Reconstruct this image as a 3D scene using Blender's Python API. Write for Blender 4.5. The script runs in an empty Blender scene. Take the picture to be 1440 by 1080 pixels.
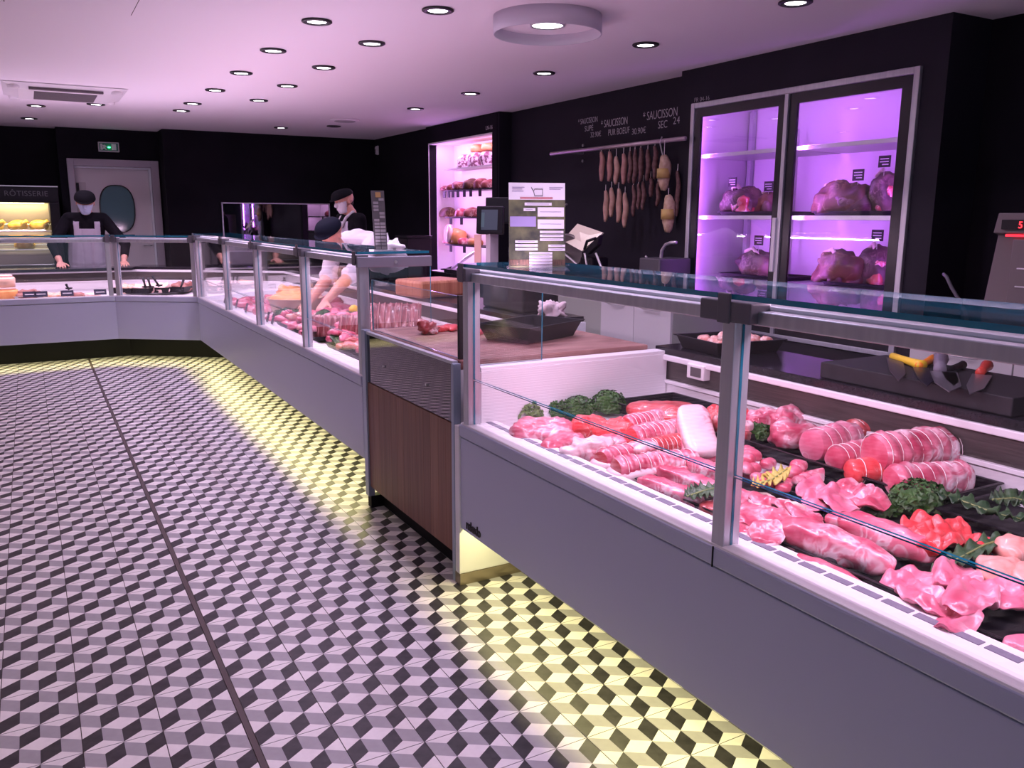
import bpy, bmesh, math, random
import numpy as np
from mathutils import Vector, Matrix, noise

random.seed(7)
scene = bpy.context.scene
COL = scene.collection
PI = math.pi

# ------------------------------------------------------------------ camera
F_PX, PITCH, YAW, ROLL, CAM_H = 1185.66, 0.1952, 0.51477, 0.005238, 1.4141
fw = Vector((math.sin(YAW)*math.cos(PITCH), math.cos(YAW)*math.cos(PITCH), -math.sin(PITCH)))
rt0 = Vector((math.cos(YAW), -math.sin(YAW), 0)); up0 = rt0.cross(fw)
rt = math.cos(ROLL)*rt0 + math.sin(ROLL)*up0
up = -math.sin(ROLL)*rt0 + math.cos(ROLL)*up0
CAM = Vector((0, 0, CAM_H))
cd = bpy.data.cameras.new('camera'); cam = bpy.data.objects.new('camera', cd); COL.objects.link(cam)
cd.sensor_width = 36; cd.lens = F_PX/1440*36; cd.clip_start = .05; cd.clip_end = 100
cam.matrix_world = Matrix(((rt.x, up.x, -fw.x, CAM.x), (rt.y, up.y, -fw.y, CAM.y), (rt.z, up.z, -fw.z, CAM.z), (0, 0, 0, 1)))
scene.camera = cam

# ------------------------------------------------------------------ world (dusk daylight of the street, enters through the shop front) and exposure
w = bpy.data.worlds.new('street_daylight'); scene.world = w; w.use_nodes = True
w.node_tree.nodes['Background'].inputs[0].default_value = (.55, .62, .9, 1)
w.node_tree.nodes['Background'].inputs[1].default_value = .55
vs = scene.view_settings
vs.view_transform = 'Standard'; vs.look = 'None'; vs.gamma = 1; vs.use_curve_mapping = False; vs.exposure = 0.0
cy = scene.cycles
cy.max_bounces = 9; cy.diffuse_bounces = 4; cy.glossy_bounces = 4; cy.transmission_bounces = 6; cy.transparent_max_bounces = 24
cy.caustics_reflective = False; cy.caustics_refractive = False; cy.sample_clamp_indirect = 4.0
cy.use_denoising = True

LAMP = (.87, .66, 1.0)      # downlights of the shop
PINK = (1.0, .66, .94)      # meat counter tubes
VIOLET = (.58, .13, 1.0)    # ageing cabinet
WARM = (1.0, .88, .40)      # strips under the counters
P_DOWN, P_COUNTER, P_UP, P_UNDER, P_VIOLET = 31.0, 8.0, 7.0, 4.6, .8

# ------------------------------------------------------------------ pixel -> point in the room, used only to read positions off the photograph
def ray(x, y): return fw*F_PX + rt*(x-720) - up*(y-540)
def at(x, y, **k):
    (a, v), = k.items(); i = 'XYZ'.index(a); d = ray(x, y)
    return CAM + d*((v-CAM[i])/d[i])
DZ, DS = .600, .07           # the display deck rises gently to the back
def deck_z(X): return DZ + DS*(X-1.5)
def dk(x, y, off=.03):       # point on the (sloping) deck of the long counter
    d = ray(x, y); t = (DZ + off - DS*1.5 - CAM.z)/(d.z - DS*d.x)
    return CAM + d*t
def toproj(p):
    d = Vector(p) - CAM; z = d.dot(fw)
    return 720+F_PX*d.dot(rt)/z, 540-F_PX*d.dot(up)/z, z

# ------------------------------------------------------------------ objects
ORG = {}
def tag(o, label=None, cat=None, group=None, kind=None):
    if label: o['label'] = label
    if cat: o['category'] = cat
    if group: o['group'] = group
    if kind: o['kind'] = kind
    return o
def thing(name, label, cat, loc=(0, 0, 0), rotz=0, group=None):
    o = bpy.data.objects.new(name, None); COL.objects.link(o); o.empty_display_size = .05
    o.location = loc; o.rotation_euler = (0, 0, rotz); ORG[o.name] = Vector(loc)
    return tag(o, label, cat, group)
def link(name, me, mat=None, parent=None, loc=(0, 0, 0), rot=(0, 0, 0)):
    o = bpy.data.objects.new(name, me); COL.objects.link(o)
    for m in ([] if mat is None else mat if isinstance(mat, (list, tuple)) else [mat]):
        me.materials.append(m)
    o.location = loc; o.rotation_euler = rot
    if parent: o.parent = parent
    return o
def copy_tree(o, parent=None):
    c = o.copy(); COL.objects.link(c); c.parent = parent
    for ch in list(o.children): copy_tree(ch, c)
    return c

class MB:
    """collects shapes, then build() makes ONE mesh object"""
    def __init__(s): s.v = []; s.f = []; s.m = []
    def add(s, vs, fs, m=0):
        b = len(s.v); s.v += [tuple(p) for p in vs]; s.f += [tuple(i+b for i in f) for f in fs]; s.m += [m]*len(fs); return s
    def box(s, x0, x1, y0, y1, z0, z1, m=0):
        return s.add([(x0,y0,z0),(x1,y0,z0),(x1,y1,z0),(x0,y1,z0),(x0,y0,z1),(x1,y0,z1),(x1,y1,z1),(x0,y1,z1)],
                     [(0,3,2,1),(4,5,6,7),(0,1,5,4),(1,2,6,5),(2,3,7,6),(3,0,4,7)], m)
    def obox(s, c, ax, ay, az, m=0):            # oriented box: centre and three half vectors
        c, ax, ay, az = map(Vector, (c, ax, ay, az))
        vs = [c-ax-ay-az, c+ax-ay-az, c+ax+ay-az, c-ax+ay-az, c-ax-ay+az, c+ax-ay+az, c+ax+ay+az, c-ax+ay+az]
        return s.add(vs, [(0,3,2,1),(4,5,6,7),(0,1,5,4),(1,2,6,5),(2,3,7,6),(3,0,4,7)], m)
    def wall(s, p, q, z0, z1, t, m=0):          # vertical slab from p to q, thickness t to the left of p->q
        p, q = Vector((*p, 0)), Vector((*q, 0)); d = (q-p).normalized(); n = Vector((-d.y, d.x, 0))*t
        vs = [p, q, q+n, p+n]; vs = [Vector((a.x, a.y, z0)) for a in vs] + [Vector((a.x, a.y, z1)) for a in vs]
        return s.add(vs, [(0,3,2,1),(4,5,6,7),(0,1,5,4),(1,2,6,5),(2,3,7,6),(3,0,4,7)], m)
    def prism(s, poly, z0, z1, m=0):            # horizontal polygon extruded upwards
        n = len(poly); vs = [(x, y, z0) for x, y in poly] + [(x, y, z1) for x, y in poly]
        return s.add(vs, [tuple(range(n))[::-1], tuple(range(n, 2*n))] + [(i, (i+1) % n, n+(i+1) % n, n+i) for i in range(n)], m)
    def extr(s, poly, o, u, v, w, m=0):         # polygon in the plane (u,v) at o, extruded by vector w
        o, u, v, w = map(Vector, (o, u, v, w)); n = len(poly)
        a = [o+u*x+v*y for x, y in poly]; vs = a + [p+w for p in a]
        return s.add(vs, [tuple(range(n))[::-1], tuple(range(n, 2*n))] + [(i, (i+1) % n, n+(i+1) % n, n+i) for i in range(n)], m)
    def tube(s, path, r, n=8, m=0, closed=False):
        path = [Vector(p) for p in path]; k = len(path); rs = r if isinstance(r, (list, tuple)) else [r]*k
        ax = path[-1]-path[0]; vs = []; ref = Vector((0, 1, 0)) if (not closed and abs(ax.z) > .8*ax.length) else Vector((0, 0, 1))
        for i, p in enumerate(path):
            a = path[(i-1) % k] if closed or i > 0 else p; b = path[(i+1) % k] if closed or i < k-1 else p
            t = (b-a).normalized(); x = t.cross(ref)
            if x.length < 1e-3: x = t.cross(Vector((1, 0, 0)))
            x.normalize(); y = t.cross(x)
            vs += [p + (x*math.cos(2*PI*j/n) + y*math.sin(2*PI*j/n))*rs[i] for j in range(n)]
        fs = [(i*n+j, i*n+(j+1) % n, ((i+1) % k)*n+(j+1) % n, ((i+1) % k)*n+j) for i in range(k if closed else k-1) for j in range(n)]
        if not closed: fs += [tuple(range(n))[::-1], tuple(range((k-1)*n, k*n))]
        return s.add(vs, fs, m)
    def lathe(s, prof, c=(0, 0, 0), n=24, m=0):
        c = Vector(c); k = len(prof)
        vs = [c+Vector((r*math.cos(2*PI*j/n), r*math.sin(2*PI*j/n), z)) for r, z in prof for j in range(n)]
        fs = [(i*n+j, i*n+(j+1) % n, (i+1)*n+(j+1) % n, (i+1)*n+j) for i in range(k-1) for j in range(n)]
        if prof[0][0] > 1e-6: fs.append(tuple(range(n))[::-1])
        if prof[-1][0] > 1e-6: fs.append(tuple(range((k-1)*n, k*n)))
        return s.add(vs, fs, m)
    def build(s, name, mat, parent=None, world=True, smooth=False, bevel=0, loc=(0, 0, 0), rot=(0, 0, 0)):
        me = bpy.data.meshes.new(name)
        off = ORG.get(parent.name, Vector()) if (parent and world) else Vector()
        if parent and world and parent.parent: off = off
        me.from_pydata([tuple(Vector(p)-off) for p in s.v], [], s.f)
        me.polygons.foreach_set('material_index', s.m)
        if smooth: me.polygons.foreach_set('use_smooth', [True]*len(s.f))
        me.update()
        o = link(name, me, mat, parent, loc, rot)
        ORG[o.name] = off
        if bevel:
            b = o.modifiers.new('bevel', 'BEVEL'); b.width = bevel; b.segments = 2; b.limit_method = 'ANGLE'
        return o
def B(*a, m=0): return MB().box(*a, m=m)
def struct(name, mb, mat, parent=None, **k):
    o = mb.build(name, mat, parent, **k)
    if not parent: o['kind'] = 'structure'
    return o

# ------------------------------------------------------------------ materials
def nodes(name):
    m = bpy.data.materials.new(name); m.use_nodes = True
    return m, m.node_tree.nodes, m.node_tree.links, m.node_tree.nodes['Principled BSDF']
def M(name, c, rough=.5, metal=0, c2=None, scale=12, detail=4, bump=0, coat=0, emit=None, es=0, spec=.5, stretch=None, lo=.35, hi=.65):
    m, N, L, b = nodes(name)
    b.inputs['Base Color'].default_value = (*c, 1); b.inputs['Roughness'].default_value = rough; b.inputs['Metallic'].default_value = metal
    b.inputs['Coat Weight'].default_value = coat; b.inputs['Coat Roughness'].default_value = .12; b.inputs['Specular IOR Level'].default_value = spec
    if emit: b.inputs['Emission Color'].default_value = (*emit, 1); b.inputs['Emission Strength'].default_value = es
    if c2 is not None or bump:
        tc = N.new('ShaderNodeTexCoord'); n = N.new('ShaderNodeTexNoise'); n.inputs['Scale'].default_value = scale; n.inputs['Detail'].default_value = detail
        if stretch:
            mp = N.new('ShaderNodeMapping'); mp.inputs['Scale'].default_value = stretch; L.new(tc.outputs['Object'], mp.inputs[0]); L.new(mp.outputs[0], n.inputs['Vector'])
        else: L.new(tc.outputs['Object'], n.inputs['Vector'])
        if c2 is not None:
            r = N.new('ShaderNodeValToRGB'); r.color_ramp.elements[0].position = lo; r.color_ramp.elements[1].position = hi
            r.color_ramp.elements[0].color = (*c, 1); r.color_ramp.elements[1].color = (*c2, 1)
            L.new(n.outputs['Fac'], r.inputs[0]); L.new(r.outputs[0], b.inputs['Base Color'])
        if bump:
            bp = N.new('ShaderNodeBump'); bp.inputs['Strength'].default_value = bump; bp.inputs['Distance'].default_value = .01
            L.new(n.outputs['Fac'], bp.inputs['Height']); L.new(bp.outputs[0], b.inputs['Normal'])
    return m
def meat_mat(name, c1, c2, fat, vein=.06, scale=14, rough=.34, coat=.5, stretch=(1, 1, 1)):
    """lean flesh in two tones with pale marbling"""
    m, N, L, b = nodes(name)
    tc = N.new('ShaderNodeTexCoord'); mp = N.new('ShaderNodeMapping'); mp.inputs['Scale'].default_value = stretch; L.new(tc.outputs['Object'], mp.inputs[0])
    n1 = N.new('ShaderNodeTexNoise'); n1.inputs['Scale'].default_value = scale*.7; n1.inputs['Detail'].default_value = 3; L.new(mp.outputs[0], n1.inputs['Vector'])
    n2 = N.new('ShaderNodeTexNoise'); n2.inputs['Scale'].default_value = scale*1.3; n2.inputs['Detail'].default_value = 2; n2.inputs['Distortion'].default_value = 1.2; L.new(mp.outputs[0], n2.inputs['Vector'])
    r1 = N.new('ShaderNodeValToRGB'); r1.color_ramp.elements[0].position = .36; r1.color_ramp.elements[1].position = .66
    r1.color_ramp.elements[0].color = (*c1, 1); r1.color_ramp.elements[1].color = (*c2, 1); L.new(n1.outputs['Fac'], r1.inputs[0])
    sub = N.new('ShaderNodeMath'); sub.operation = 'SUBTRACT'; sub.inputs[1].default_value = .5; L.new(n2.outputs['Fac'], sub.inputs[0])
    ab = N.new('ShaderNodeMath'); ab.operation = 'ABSOLUTE'; L.new(sub.outputs[0], ab.inputs[0])
    r2 = N.new('ShaderNodeValToRGB'); r2.color_ramp.elements[0].position = vein*.2; r2.color_ramp.elements[1].position = vein
    r2.color_ramp.elements[0].color = (1, 1, 1, 1); r2.color_ramp.elements[1].color = (0, 0, 0, 1); L.new(ab.outputs[0], r2.inputs[0])
    big = N.new('ShaderNodeTexNoise'); big.inputs['Scale'].default_value = scale*.45; L.new(mp.outputs[0], big.inputs['Vector'])
    r3 = N.new('ShaderNodeValToRGB'); r3.color_ramp.elements[0].position = .45; r3.color_ramp.elements[1].position = .62; L.new(big.outputs['Fac'], r3.inputs[0])
    mul = N.new('ShaderNodeMath'); mul.operation = 'MULTIPLY'; L.new(r2.outputs[0], mul.inputs[0]); L.new(r3.outputs[0], mul.inputs[1])
    mx = N.new('ShaderNodeMix'); mx.data_type = 'RGBA'; L.new(mul.outputs[0], mx.inputs['Factor']); L.new(r1.outputs[0], mx.inputs['A']); mx.inputs['B'].default_value = (*fat, 1)
    L.new(mx.outputs['Result'], b.inputs['Base Color'])
    bp = N.new('ShaderNodeBump'); bp.inputs['Strength'].default_value = .5; bp.inputs['Distance'].default_value = .006
    L.new(n2.outputs['Fac'], bp.inputs['Height']); L.new(bp.outputs[0], b.inputs['Normal'])
    b.inputs['Roughness'].default_value = rough; b.inputs['Coat Weight'].default_value = coat; b.inputs['Coat Roughness'].default_value = .14
    return m
def glass(name, tint=(.96, .98, .98), ior=1.45, gloss=(1, 1, 1)):
    m, N, L, b = nodes(name); N.remove(b)
    t = N.new('ShaderNodeBsdfTransparent'); t.inputs[0].default_value = (*tint, 1)
    g = N.new('ShaderNodeBsdfGlossy'); g.inputs['Roughness'].default_value = 0; g.inputs[0].default_value = (*gloss, 1)
    fr = N.new('ShaderNodeFresnel'); ge = N.new('ShaderNodeNewGeometry'); mr = N.new('ShaderNodeMapRange'); mr.inputs['To Min'].default_value = ior; mr.inputs['To Max'].default_value = 1/ior
    L.new(ge.outputs['Backfacing'], mr.inputs['Value']); L.new(mr.outputs[0], fr.inputs[0]); mx = N.new('ShaderNodeMixShader')
    L.new(fr.outputs[0], mx.inputs[0]); L.new(t.outputs[0], mx.inputs[1]); L.new(g.outputs[0], mx.inputs[2]); L.new(mx.outputs[0], N['Material Output'].inputs[0])
    return m
def emat(name, c, s): return M(name, (.02, .02, .02), emit=c, es=s)

m_white = M('white_laminate', (.78, .78, .80), .38)
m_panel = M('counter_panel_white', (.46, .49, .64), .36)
m_alu = M('brushed_aluminium', (.62, .63, .66), .38, .75, c2=(.55, .56, .60), scale=60, stretch=(1, 1, .05))
m_alud = M('anodised_dark_bracket', (.115, .11, .13), .5)
m_steel = M('stainless_steel', (.66, .66, .66), .28, .9)
m_dark = M('black_kickplate', (.007, .007, .008), .6, spec=.15)
m_wall = M('black_painted_wall', (.006, .0055, .009), .8, c2=(.009, .008, .012), scale=3, spec=.15)
m_chalkwall = M('slate_painted_wall', (.011, .0095, .016), .6, c2=(.015, .013, .021), scale=2, spec=.25)
m_ceil = M('ceiling_paint', (.88, .82, .86), .85)
m_granite = M('black_granite', (.009, .008, .012), .12, c2=(.016, .014, .019), scale=160, spec=.4)
m_gl = glass('clear_glass')
m_gltop = glass('counter_top_glass', (.84, .89, .91), 1.5)
m_gledge = M('glass_edge_teal', (.012, .20, .30), .15, spec=.8)
m_mirror = M('dark_mirror', (.34, .33, .36), .02, 1)
m_blackglass = M('black_mirror_glass', (.22, .20, .21), .035, 1)
m_blackpl = M('black_plastic', (.008, .0075, .010), .45, spec=.2)
m_tray = M('black_tray', (.010, .0095, .013), .40, spec=.22)
m_rubber = M('black_rubber', (.02, .02, .02), .7)
m_wood = M('warm_wood_panel', (.20, .075, .030), .48, c2=(.30, .125, .055), scale=5, detail=8, stretch=(6, 14, .55))
m_block = M('maple_end_grain_block', (.30, .105, .055), .5, c2=(.44, .19, .105), scale=6, stretch=(9, 9, .4))
m_board = M('used_wooden_board', (.20, .085, .075), .55, c2=(.36, .19, .16), scale=4, detail=8, stretch=(1.2, 4, 1))
m_ink = M('black_ink', (.004, .004, .005), .6)
m_chalk = M('chalk_white', (.62, .60, .62), .9)
m_paper = M('white_paper', (.78, .76, .80), .7)
m_led = emat('led_lens', (1, .95, 1), 14)

# ================================================================== FLOOR
T0X, T0Y, TS, GAP = .4198, 2.1255, .2, .0187
m_tw = M('tile_white', (.80, .78, .78), .45, c2=(.74, .72, .72), scale=30, spec=.3)
m_tg = M('tile_grey', (.36, .355, .38), .45, c2=(.33, .325, .35), scale=30, spec=.3)
m_tk = M('tile_black', (.020, .019, .023), .42, c2=(.04, .038, .042), scale=30, spec=.3)
m_grout = M('floor_grout', (.06, .045, .045), .8, c2=(.04, .03, .03), scale=15)
def clip(poly):
    for ax, lim, sg in ((0, 0, 1), (0, 1, -1), (1, 0, 1), (1, 1, -1)):
        out = []
        for i, p in enumerate(poly):
            q = poly[(i+1) % len(poly)]; a, b = (p[ax]-lim)*sg, (q[ax]-lim)*sg
            if a >= 0: out.append(p)
            if a*b < 0:
                t = a/(a-b); out.append((p[0]+(q[0]-p[0])*t, p[1]+(q[1]-p[1])*t))
        poly = out
        if len(poly) < 3: return []
    return poly
h_, s_ = 1/6, 1/3
cells = []
for r in range(-1, 4):
    v = r*.5; sh = .25 if r % 2 else 0
    for c in range(-1, 3):
        u = c*.5+sh
        cells += [([(u, v), (u+.25, v-h_), (u+.5, v), (u+.25, v+h_)], 0),
                  ([(u, v), (u, v-s_), (u+.25, v-h_-s_), (u+.25, v-h_)], 1),
                  ([(u+.25, v-h_), (u+.25, v-h_-s_), (u+.5, v-s_), (u+.5, v)], 2)]
def tile_into(mb, x, y):
    g = .0012; k = TS-2*g
    for poly, m in cells:
        q = clip(poly)
        if len(q) > 2: mb.add([(x+g+a*k, y+g+b*k, 0) for a, b in q], [tuple(range(len(q)))], m)
    x0, x1, y0, y1 = x+g, x+TS-g, y+g, y+TS-g
    mb.add([(x0,y0,0),(x1,y0,0),(x1,y1,0),(x0,y1,0),(x0,y0,-.004),(x1,y0,-.004),(x1,y1,-.004),(x0,y1,-.004)], [(0,4,5,1),(1,5,6,2),(2,6,7,3),(3,7,4,0)], 1)
floor = struct('floor', B(-2.2, 5.4, -1.8, 13.2, -.06, -.0025), m_grout)
tiles = []
for i in range(-13, 25):
    for r in range(-20, 56):
        x = T0X+i*TS-(GAP if i < 0 else 0); y = T0Y+r*TS
        c = toproj((x+.1, y+.1, 0)); vis = c[2] > .5 and -60 < c[0] < 1500 and c[1] < 1140 and x < 1.62 and y < 9.4
        tiles.append((c[2] if vis else 99, x, y))
tiles.sort()
mb = MB(); tile_into(mb, 0, 0)
tme = bpy.data.meshes.new('floor_tile'); tme.from_pydata(mb.v, [], mb.f); tme.polygons.foreach_set('material_index', mb.m)
for m in (m_tw, m_tg, m_tk): tme.materials.append(m)
for d, x, y in tiles[:300]: link('floor_tile', tme, None, floor, (x, y, 0))
mb = MB()
for d, x, y in tiles[300:]: tile_into(mb, x, y)
o = mb.build('floor_tile_field', [m_tw, m_tg, m_tk], floor); o['kind'] = 'stuff'
B(T0X-GAP+.001, T0X-.001, -1.8, 12.4, -.003, .001).build('expansion_joint', M('brown_joint_strip', (.065, .045, .045), .5), floor)

# ================================================================== WALLS AND CEILING
ZC = 2.5
struct('ceiling', B(-2.2, 5.4, -1.8, 13.2, ZC, ZC+.1), m_ceil)
mb = MB(); mb.box(-2.2, .41, 12.65, 12.75, 0, ZC); mb.box(.41, .50, 12.40, 12.75, 0, ZC); mb.box(1.58, 1.62, 12.40, 12.75, 0, ZC); mb.box(.50, 1.58, 12.40, 12.75, 2.12, ZC)
mb.box(1.60, 5.4, 11.95, 12.4, 0, ZC)
struct('wall_back', mb, m_wall)
struct('wall_left', B(-2.3, -2.2, -1.8, 13.2, 0, ZC), M('left_wall_paint', (.55, .52, .52), .7))
# street side: piers and a wide glazed shop front
mb = MB(); mb.box(-2.2, -1.9, -1.9, -1.8, 0, ZC); mb.box(4.2, 5.4, -1.9, -1.8, 0, ZC); mb.box(-1.9, 4.2, -1.9, -1.8, 2.3, ZC); mb.box(-1.9, 4.2, -1.9, -1.8, 0, .25)
struct('wall_front', mb, m_wall)
wf = struct('window_1', MB().box(-1.9, -1.85, -1.88, -1.82, .25, 2.3).box(4.15, 4.2, -1.88, -1.82, .25, 2.3).box(1.1, 1.16, -1.88, -1.82, .25, 2.3), m_alu)
B(-1.85, 4.15, -1.855, -1.845, .25, 2.3).build('pane', m_gl, wf)
# right wall: alcove, sausage recess, ageing cabinet, dark end
XW = 4.46
mb = MB()
mb.box(XW, XW+.5, 9.98, 11.95, 0, ZC)                                  # far end
mb.box(4.40, 4.50, 8.10, 9.98, 2.30, ZC); mb.box(4.40, 4.50, 8.10, 9.98, 0, .74)   # above and below the alcove
mb.box(4.40, 4.50, 9.90, 9.985, .74, 2.30); mb.box(4.40, 4.50, 8.10, 8.24, .74, 2.30)
mb.box(4.75, 4.85, 8.1, 9.98, 0, ZC)
struct('wall_right', mb, m_wall)
struct('wall_recess', MB().box(4.55, 4.65, 5.15, 8.2, 0, ZC).box(4.40, 4.56, 8.08, 8.12, 0, ZC), m_chalkwall)
mb = MB()
mb.box(4.40, 5.05, 5.06, 5.20, 0, ZC); mb.box(4.40, 5.05, 3.02, 3.17, 0, ZC); mb.box(4.40, 5.05, 3.17, 5.06, 2.25, ZC); mb.box(4.40, 5.05, 3.17, 5.06, 0, .60)
mb.box(5.0, 5.1, 3.1, 5.1, 0, ZC)
struct('wall_cabinet', mb, m_chalkwall)
struct('wall_end', B(4.75, 4.85, -1.8, 3.02, 0, ZC), m_wall)

# ---- swing door
mf = M('door_frame_grey', (.32, .30, .33), .45, .3)
dr = struct('door_1', B(.56, 1.50, 12.46, 12.50, .01, 2.04), M('door_leaf_white', (.62, .60, .60), .5))
MB().box(.50, .575, 12.34, 12.46, 0, 2.12).box(1.485, 1.58, 12.34, 12.46, 0, 2.12).box(.575, 1.485, 12.34, 12.46, 2.03, 2.12).build('door_frame', mf, dr, bevel=.004)
MB().box(1.462, 1.485, 12.40, 12.46, 0, 2.03).box(.575, 1.462, 12.40, 12.46, 2.008, 2.03).build('door_seal', M('pale_seal', (.72, .78, .80), .3), dr)
def stadium(cx, cz, rx, rz, n=36): return [(cx+rx*abs(math.cos(a))**.75*math.copysign(1, math.cos(a)), cz+rz*abs(math.sin(a))**.8*math.copysign(1, math.sin(a))) for a in [2*PI*i/n for i in range(n)]]
MB().extr(stadium(1.05, 1.495, .215, .31), (0, 12.455, 0), (1, 0, 0), (0, 0, 1), (0, -.012, 0)).build('window_gasket', m_rubber, dr)
MB().extr(stadium(1.05, 1.495, .20, .295), (0, 12.44, 0), (1, 0, 0), (0, 0, 1), (0, -.004, 0)).build('porthole_pane', M('teal_dark_glass', (.035, .085, .10), .08, spec=.8), dr)
MB().box(.585, .70, 12.452, 12.46, 1.68, 1.83).build('notice_plate', M('pale_plate', (.5, .47, .47), .6), dr)
MB().box(.588, .62, 12.440, 12.452, 1.70, 1.82).build('notice_icons', m_ink, dr)
MB().tube([(1.43, 12.45, 1.02), (1.43, 12.40, 1.02), (1.33, 12.40, 1.02)], .011).build('door_handle', m_steel, dr, smooth=True)
# ---- emergency exit sign
t = thing('exit_sign', 'small rectangular emergency exit sign with green running figure above the swing door', 'sign', (1.0, 12.38, 2.215))
B(.875, 1.12, 12.33, 12.39, 2.215, 2.335).build('housing', M('sign_housing_white', (.5, .5, .5), .5), t, bevel=.005)
B(.888, 1.107, 12.325, 12.331, 2.228, 2.322).build('sign_face', M('green_sign_face', (.02, .16, .10), .4), t)
mb = MB(); mb.extr([(-.05,-.03),(-.02,-.005),(-.03,.02),(.0,.025),(.02,.0),(.01,-.01),(0,.0),(0,-.015),(.02,-.035),(.005,-.038),(-.012,-.02),(-.04,-.04)], (.955, 12.324, 2.275), (1, 0, 0), (0, 0, 1), (0, -.002, 0))
mb.build('running_figure', M('sign_white', (.6, .66, .62), .5), t)
for a_, b_ in ((1.03, 1.085), (.90, .925)): B(a_, b_, 12.322, 12.324, 2.237, 2.313).build('pictogram_bar', bpy.data.materials['sign_white'], t)
MB().lathe([(0, -.012), (.013, -.01), (.016, 0)], (1.0, 12.322, 2.275), 12).build('indicator_lamp', emat('green_lamp', (.05, 1, .35), 12), t)
# ---- dark mirror window on the back wall
t = thing('wall_mirror', 'wide dark mirror set in the black back wall', 'mirror', (3.0, 11.93, 1.0))
B(2.29, 3.74, 11.925, 11.948, .95, 1.575).build('mirror_pane', m_mirror, t)
MB().box(2.275, 2.29, 11.915, 11.949, .94, 1.585).box(3.74, 3.755, 11.915, 11.949, .94, 1.585).box(2.275, 3.755, 11.915, 11.949, 1.575, 1.59).box(2.275, 3.755, 11.915, 11.949, .935, .95).build('frame', m_alu, t)
# ---- alarm sensor on the right wall
t = thing('motion_sensor', 'small white motion sensor high on the black wall corner', 'sensor', (XW-.02, 11.80, 2.30))
MB().extr([(0, -.06), (.035, -.05), (.04, .04), (.02, .065), (0, .065)], (XW, 11.78, 2.34), (-1, 0, 0), (0, 0, 1), (0, .06, 0)).build('housing', m_white, t, bevel=.004)
MB().box(XW-.042, XW-.036, 11.79, 11.83, 2.31, 2.36).build('lens', M('sensor_lens', (.4, .4, .42), .2), t)

# ================================================================== CEILING FITTINGS
mring = M('black_trim_ring', (.012, .011, .014), .4)
def spot(name, loc, power, angle, col, blend=.6, r=.03, target=None):
    l = bpy.data.lights.new(name, 'SPOT'); l.energy = power; l.spot_size = angle; l.spot_blend = blend; l.color = col; l.shadow_soft_size = r
    o = bpy.data.objects.new(name, l); COL.objects.link(o); o.location = loc
    if target is not None: o.rotation_euler = (Vector(target)-Vector(loc)).to_track_quat('-Z', 'Y').to_euler()
    return o
def area(name, loc, target, sx, sy, power, col, parent=None, spread=PI):
    l = bpy.data.lights.new(name, 'AREA'); l.shape = 'RECTANGLE'; l.size = sx; l.size_y = sy; l.energy = power; l.color = col; l.spread = spread
    o = bpy.data.objects.new(name, l); COL.objects.link(o); o.location = loc
    return o
down = [(1.53, 4.97, 0), (1.53, 5.96, 0), (1.54, 6.99, 0), (1.54, 8.04, 0), (1.52, 9.10, 0), (1.515, 9.77, 0), (2.01, 4.378, 1), (2.012, 5.393, 1), (2.015, 6.42, 1), (2.02, 7.461, 1), (2.027, 8.518, 1),
        (.70, 9.67, 2), (.184, 10.12, 2), (.125, 11.48, 2), (2.86, 10.94, 2), (3.37, 10.42, 3), (3.555, 8.316, 4), (3.55, 7.057, 4), (3.54, 5.786, 4), (3.53, 4.535, 4), (3.51, 3.292, 4),
        (1.53, 3.95, 0), (1.53, 2.93, 0), (1.53, 1.9, 0), (2.01, 3.36, 1), (2.01, 2.33, 1), (-.3, 3.6, 5), (-.3, 5.6, 5), (-.3, 7.6, 5), (-.3, 1.4, 5)]
lab = {0: 'black rimmed round downlight above the counter front edge', 1: 'black rimmed round downlight in the row above the meat',
       2: 'black rimmed round downlight near the back wall', 3: 'unlit black rimmed downlight beside the round ceiling vent', 4: 'black rimmed round downlight along the right wall', 5: 'black rimmed round downlight over the tiled aisle'}
lab2 = {(.70, 9.67): 'black rimmed downlight beside the cassette air conditioner, above the standing person', (.184, 10.12): 'black rimmed downlight behind the cassette air conditioner', (.125, 11.48): 'black rimmed downlight in front of the rotisserie oven', (2.86, 10.94): 'black rimmed downlight above the dark wall mirror'}
protos = {}
for k, (x, y, g) in enumerate(down):
    key = 'off' if g == 3 else 'on'
    if key not in protos:
        t = thing('downlight', lab[g], 'light', (x, y, ZC-.012))
        MB().lathe([(.052, .011), (.085, .011), (.086, .004), (.080, 0), (.060, -.001), (.056, .004), (.052, .011)], n=28).build('trim_ring', mring, t, world=False, smooth=True)
        MB().lathe([(0, .006), (.0535, .006), (.0535, .010), (0, .010)], n=24).build('lens', m_led if key == 'on' else M('unlit_lens', (.05, .05, .05), .2), t, world=False)
        protos[key] = t
    else:
        t = copy_tree(protos[key]); t.location = (x, y, ZC-.012)
    row = sorted([q[1] for q in down if q[2] == g], reverse=True); nth = ['first', 'second', 'third', 'fourth', 'fifth', 'sixth', 'seventh', 'eighth', 'ninth'][row.index(y)]
    t['label'] = lab[g] if g == 3 else lab[g].replace('black rimmed round downlight', nth + ' black rimmed downlight from the back wall' if g != 2 else 'black rimmed downlight') if g != 2 else lab2[(x, y)]
    t['group'] = 'ceiling downlights'
    if key == 'on': spot('downlight_beam', (x, y, ZC-.02), P_DOWN, 2.35 if g != 5 else 1.9, LAMP if g != 5 else (1, .74, .66), .9, .04)
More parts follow.
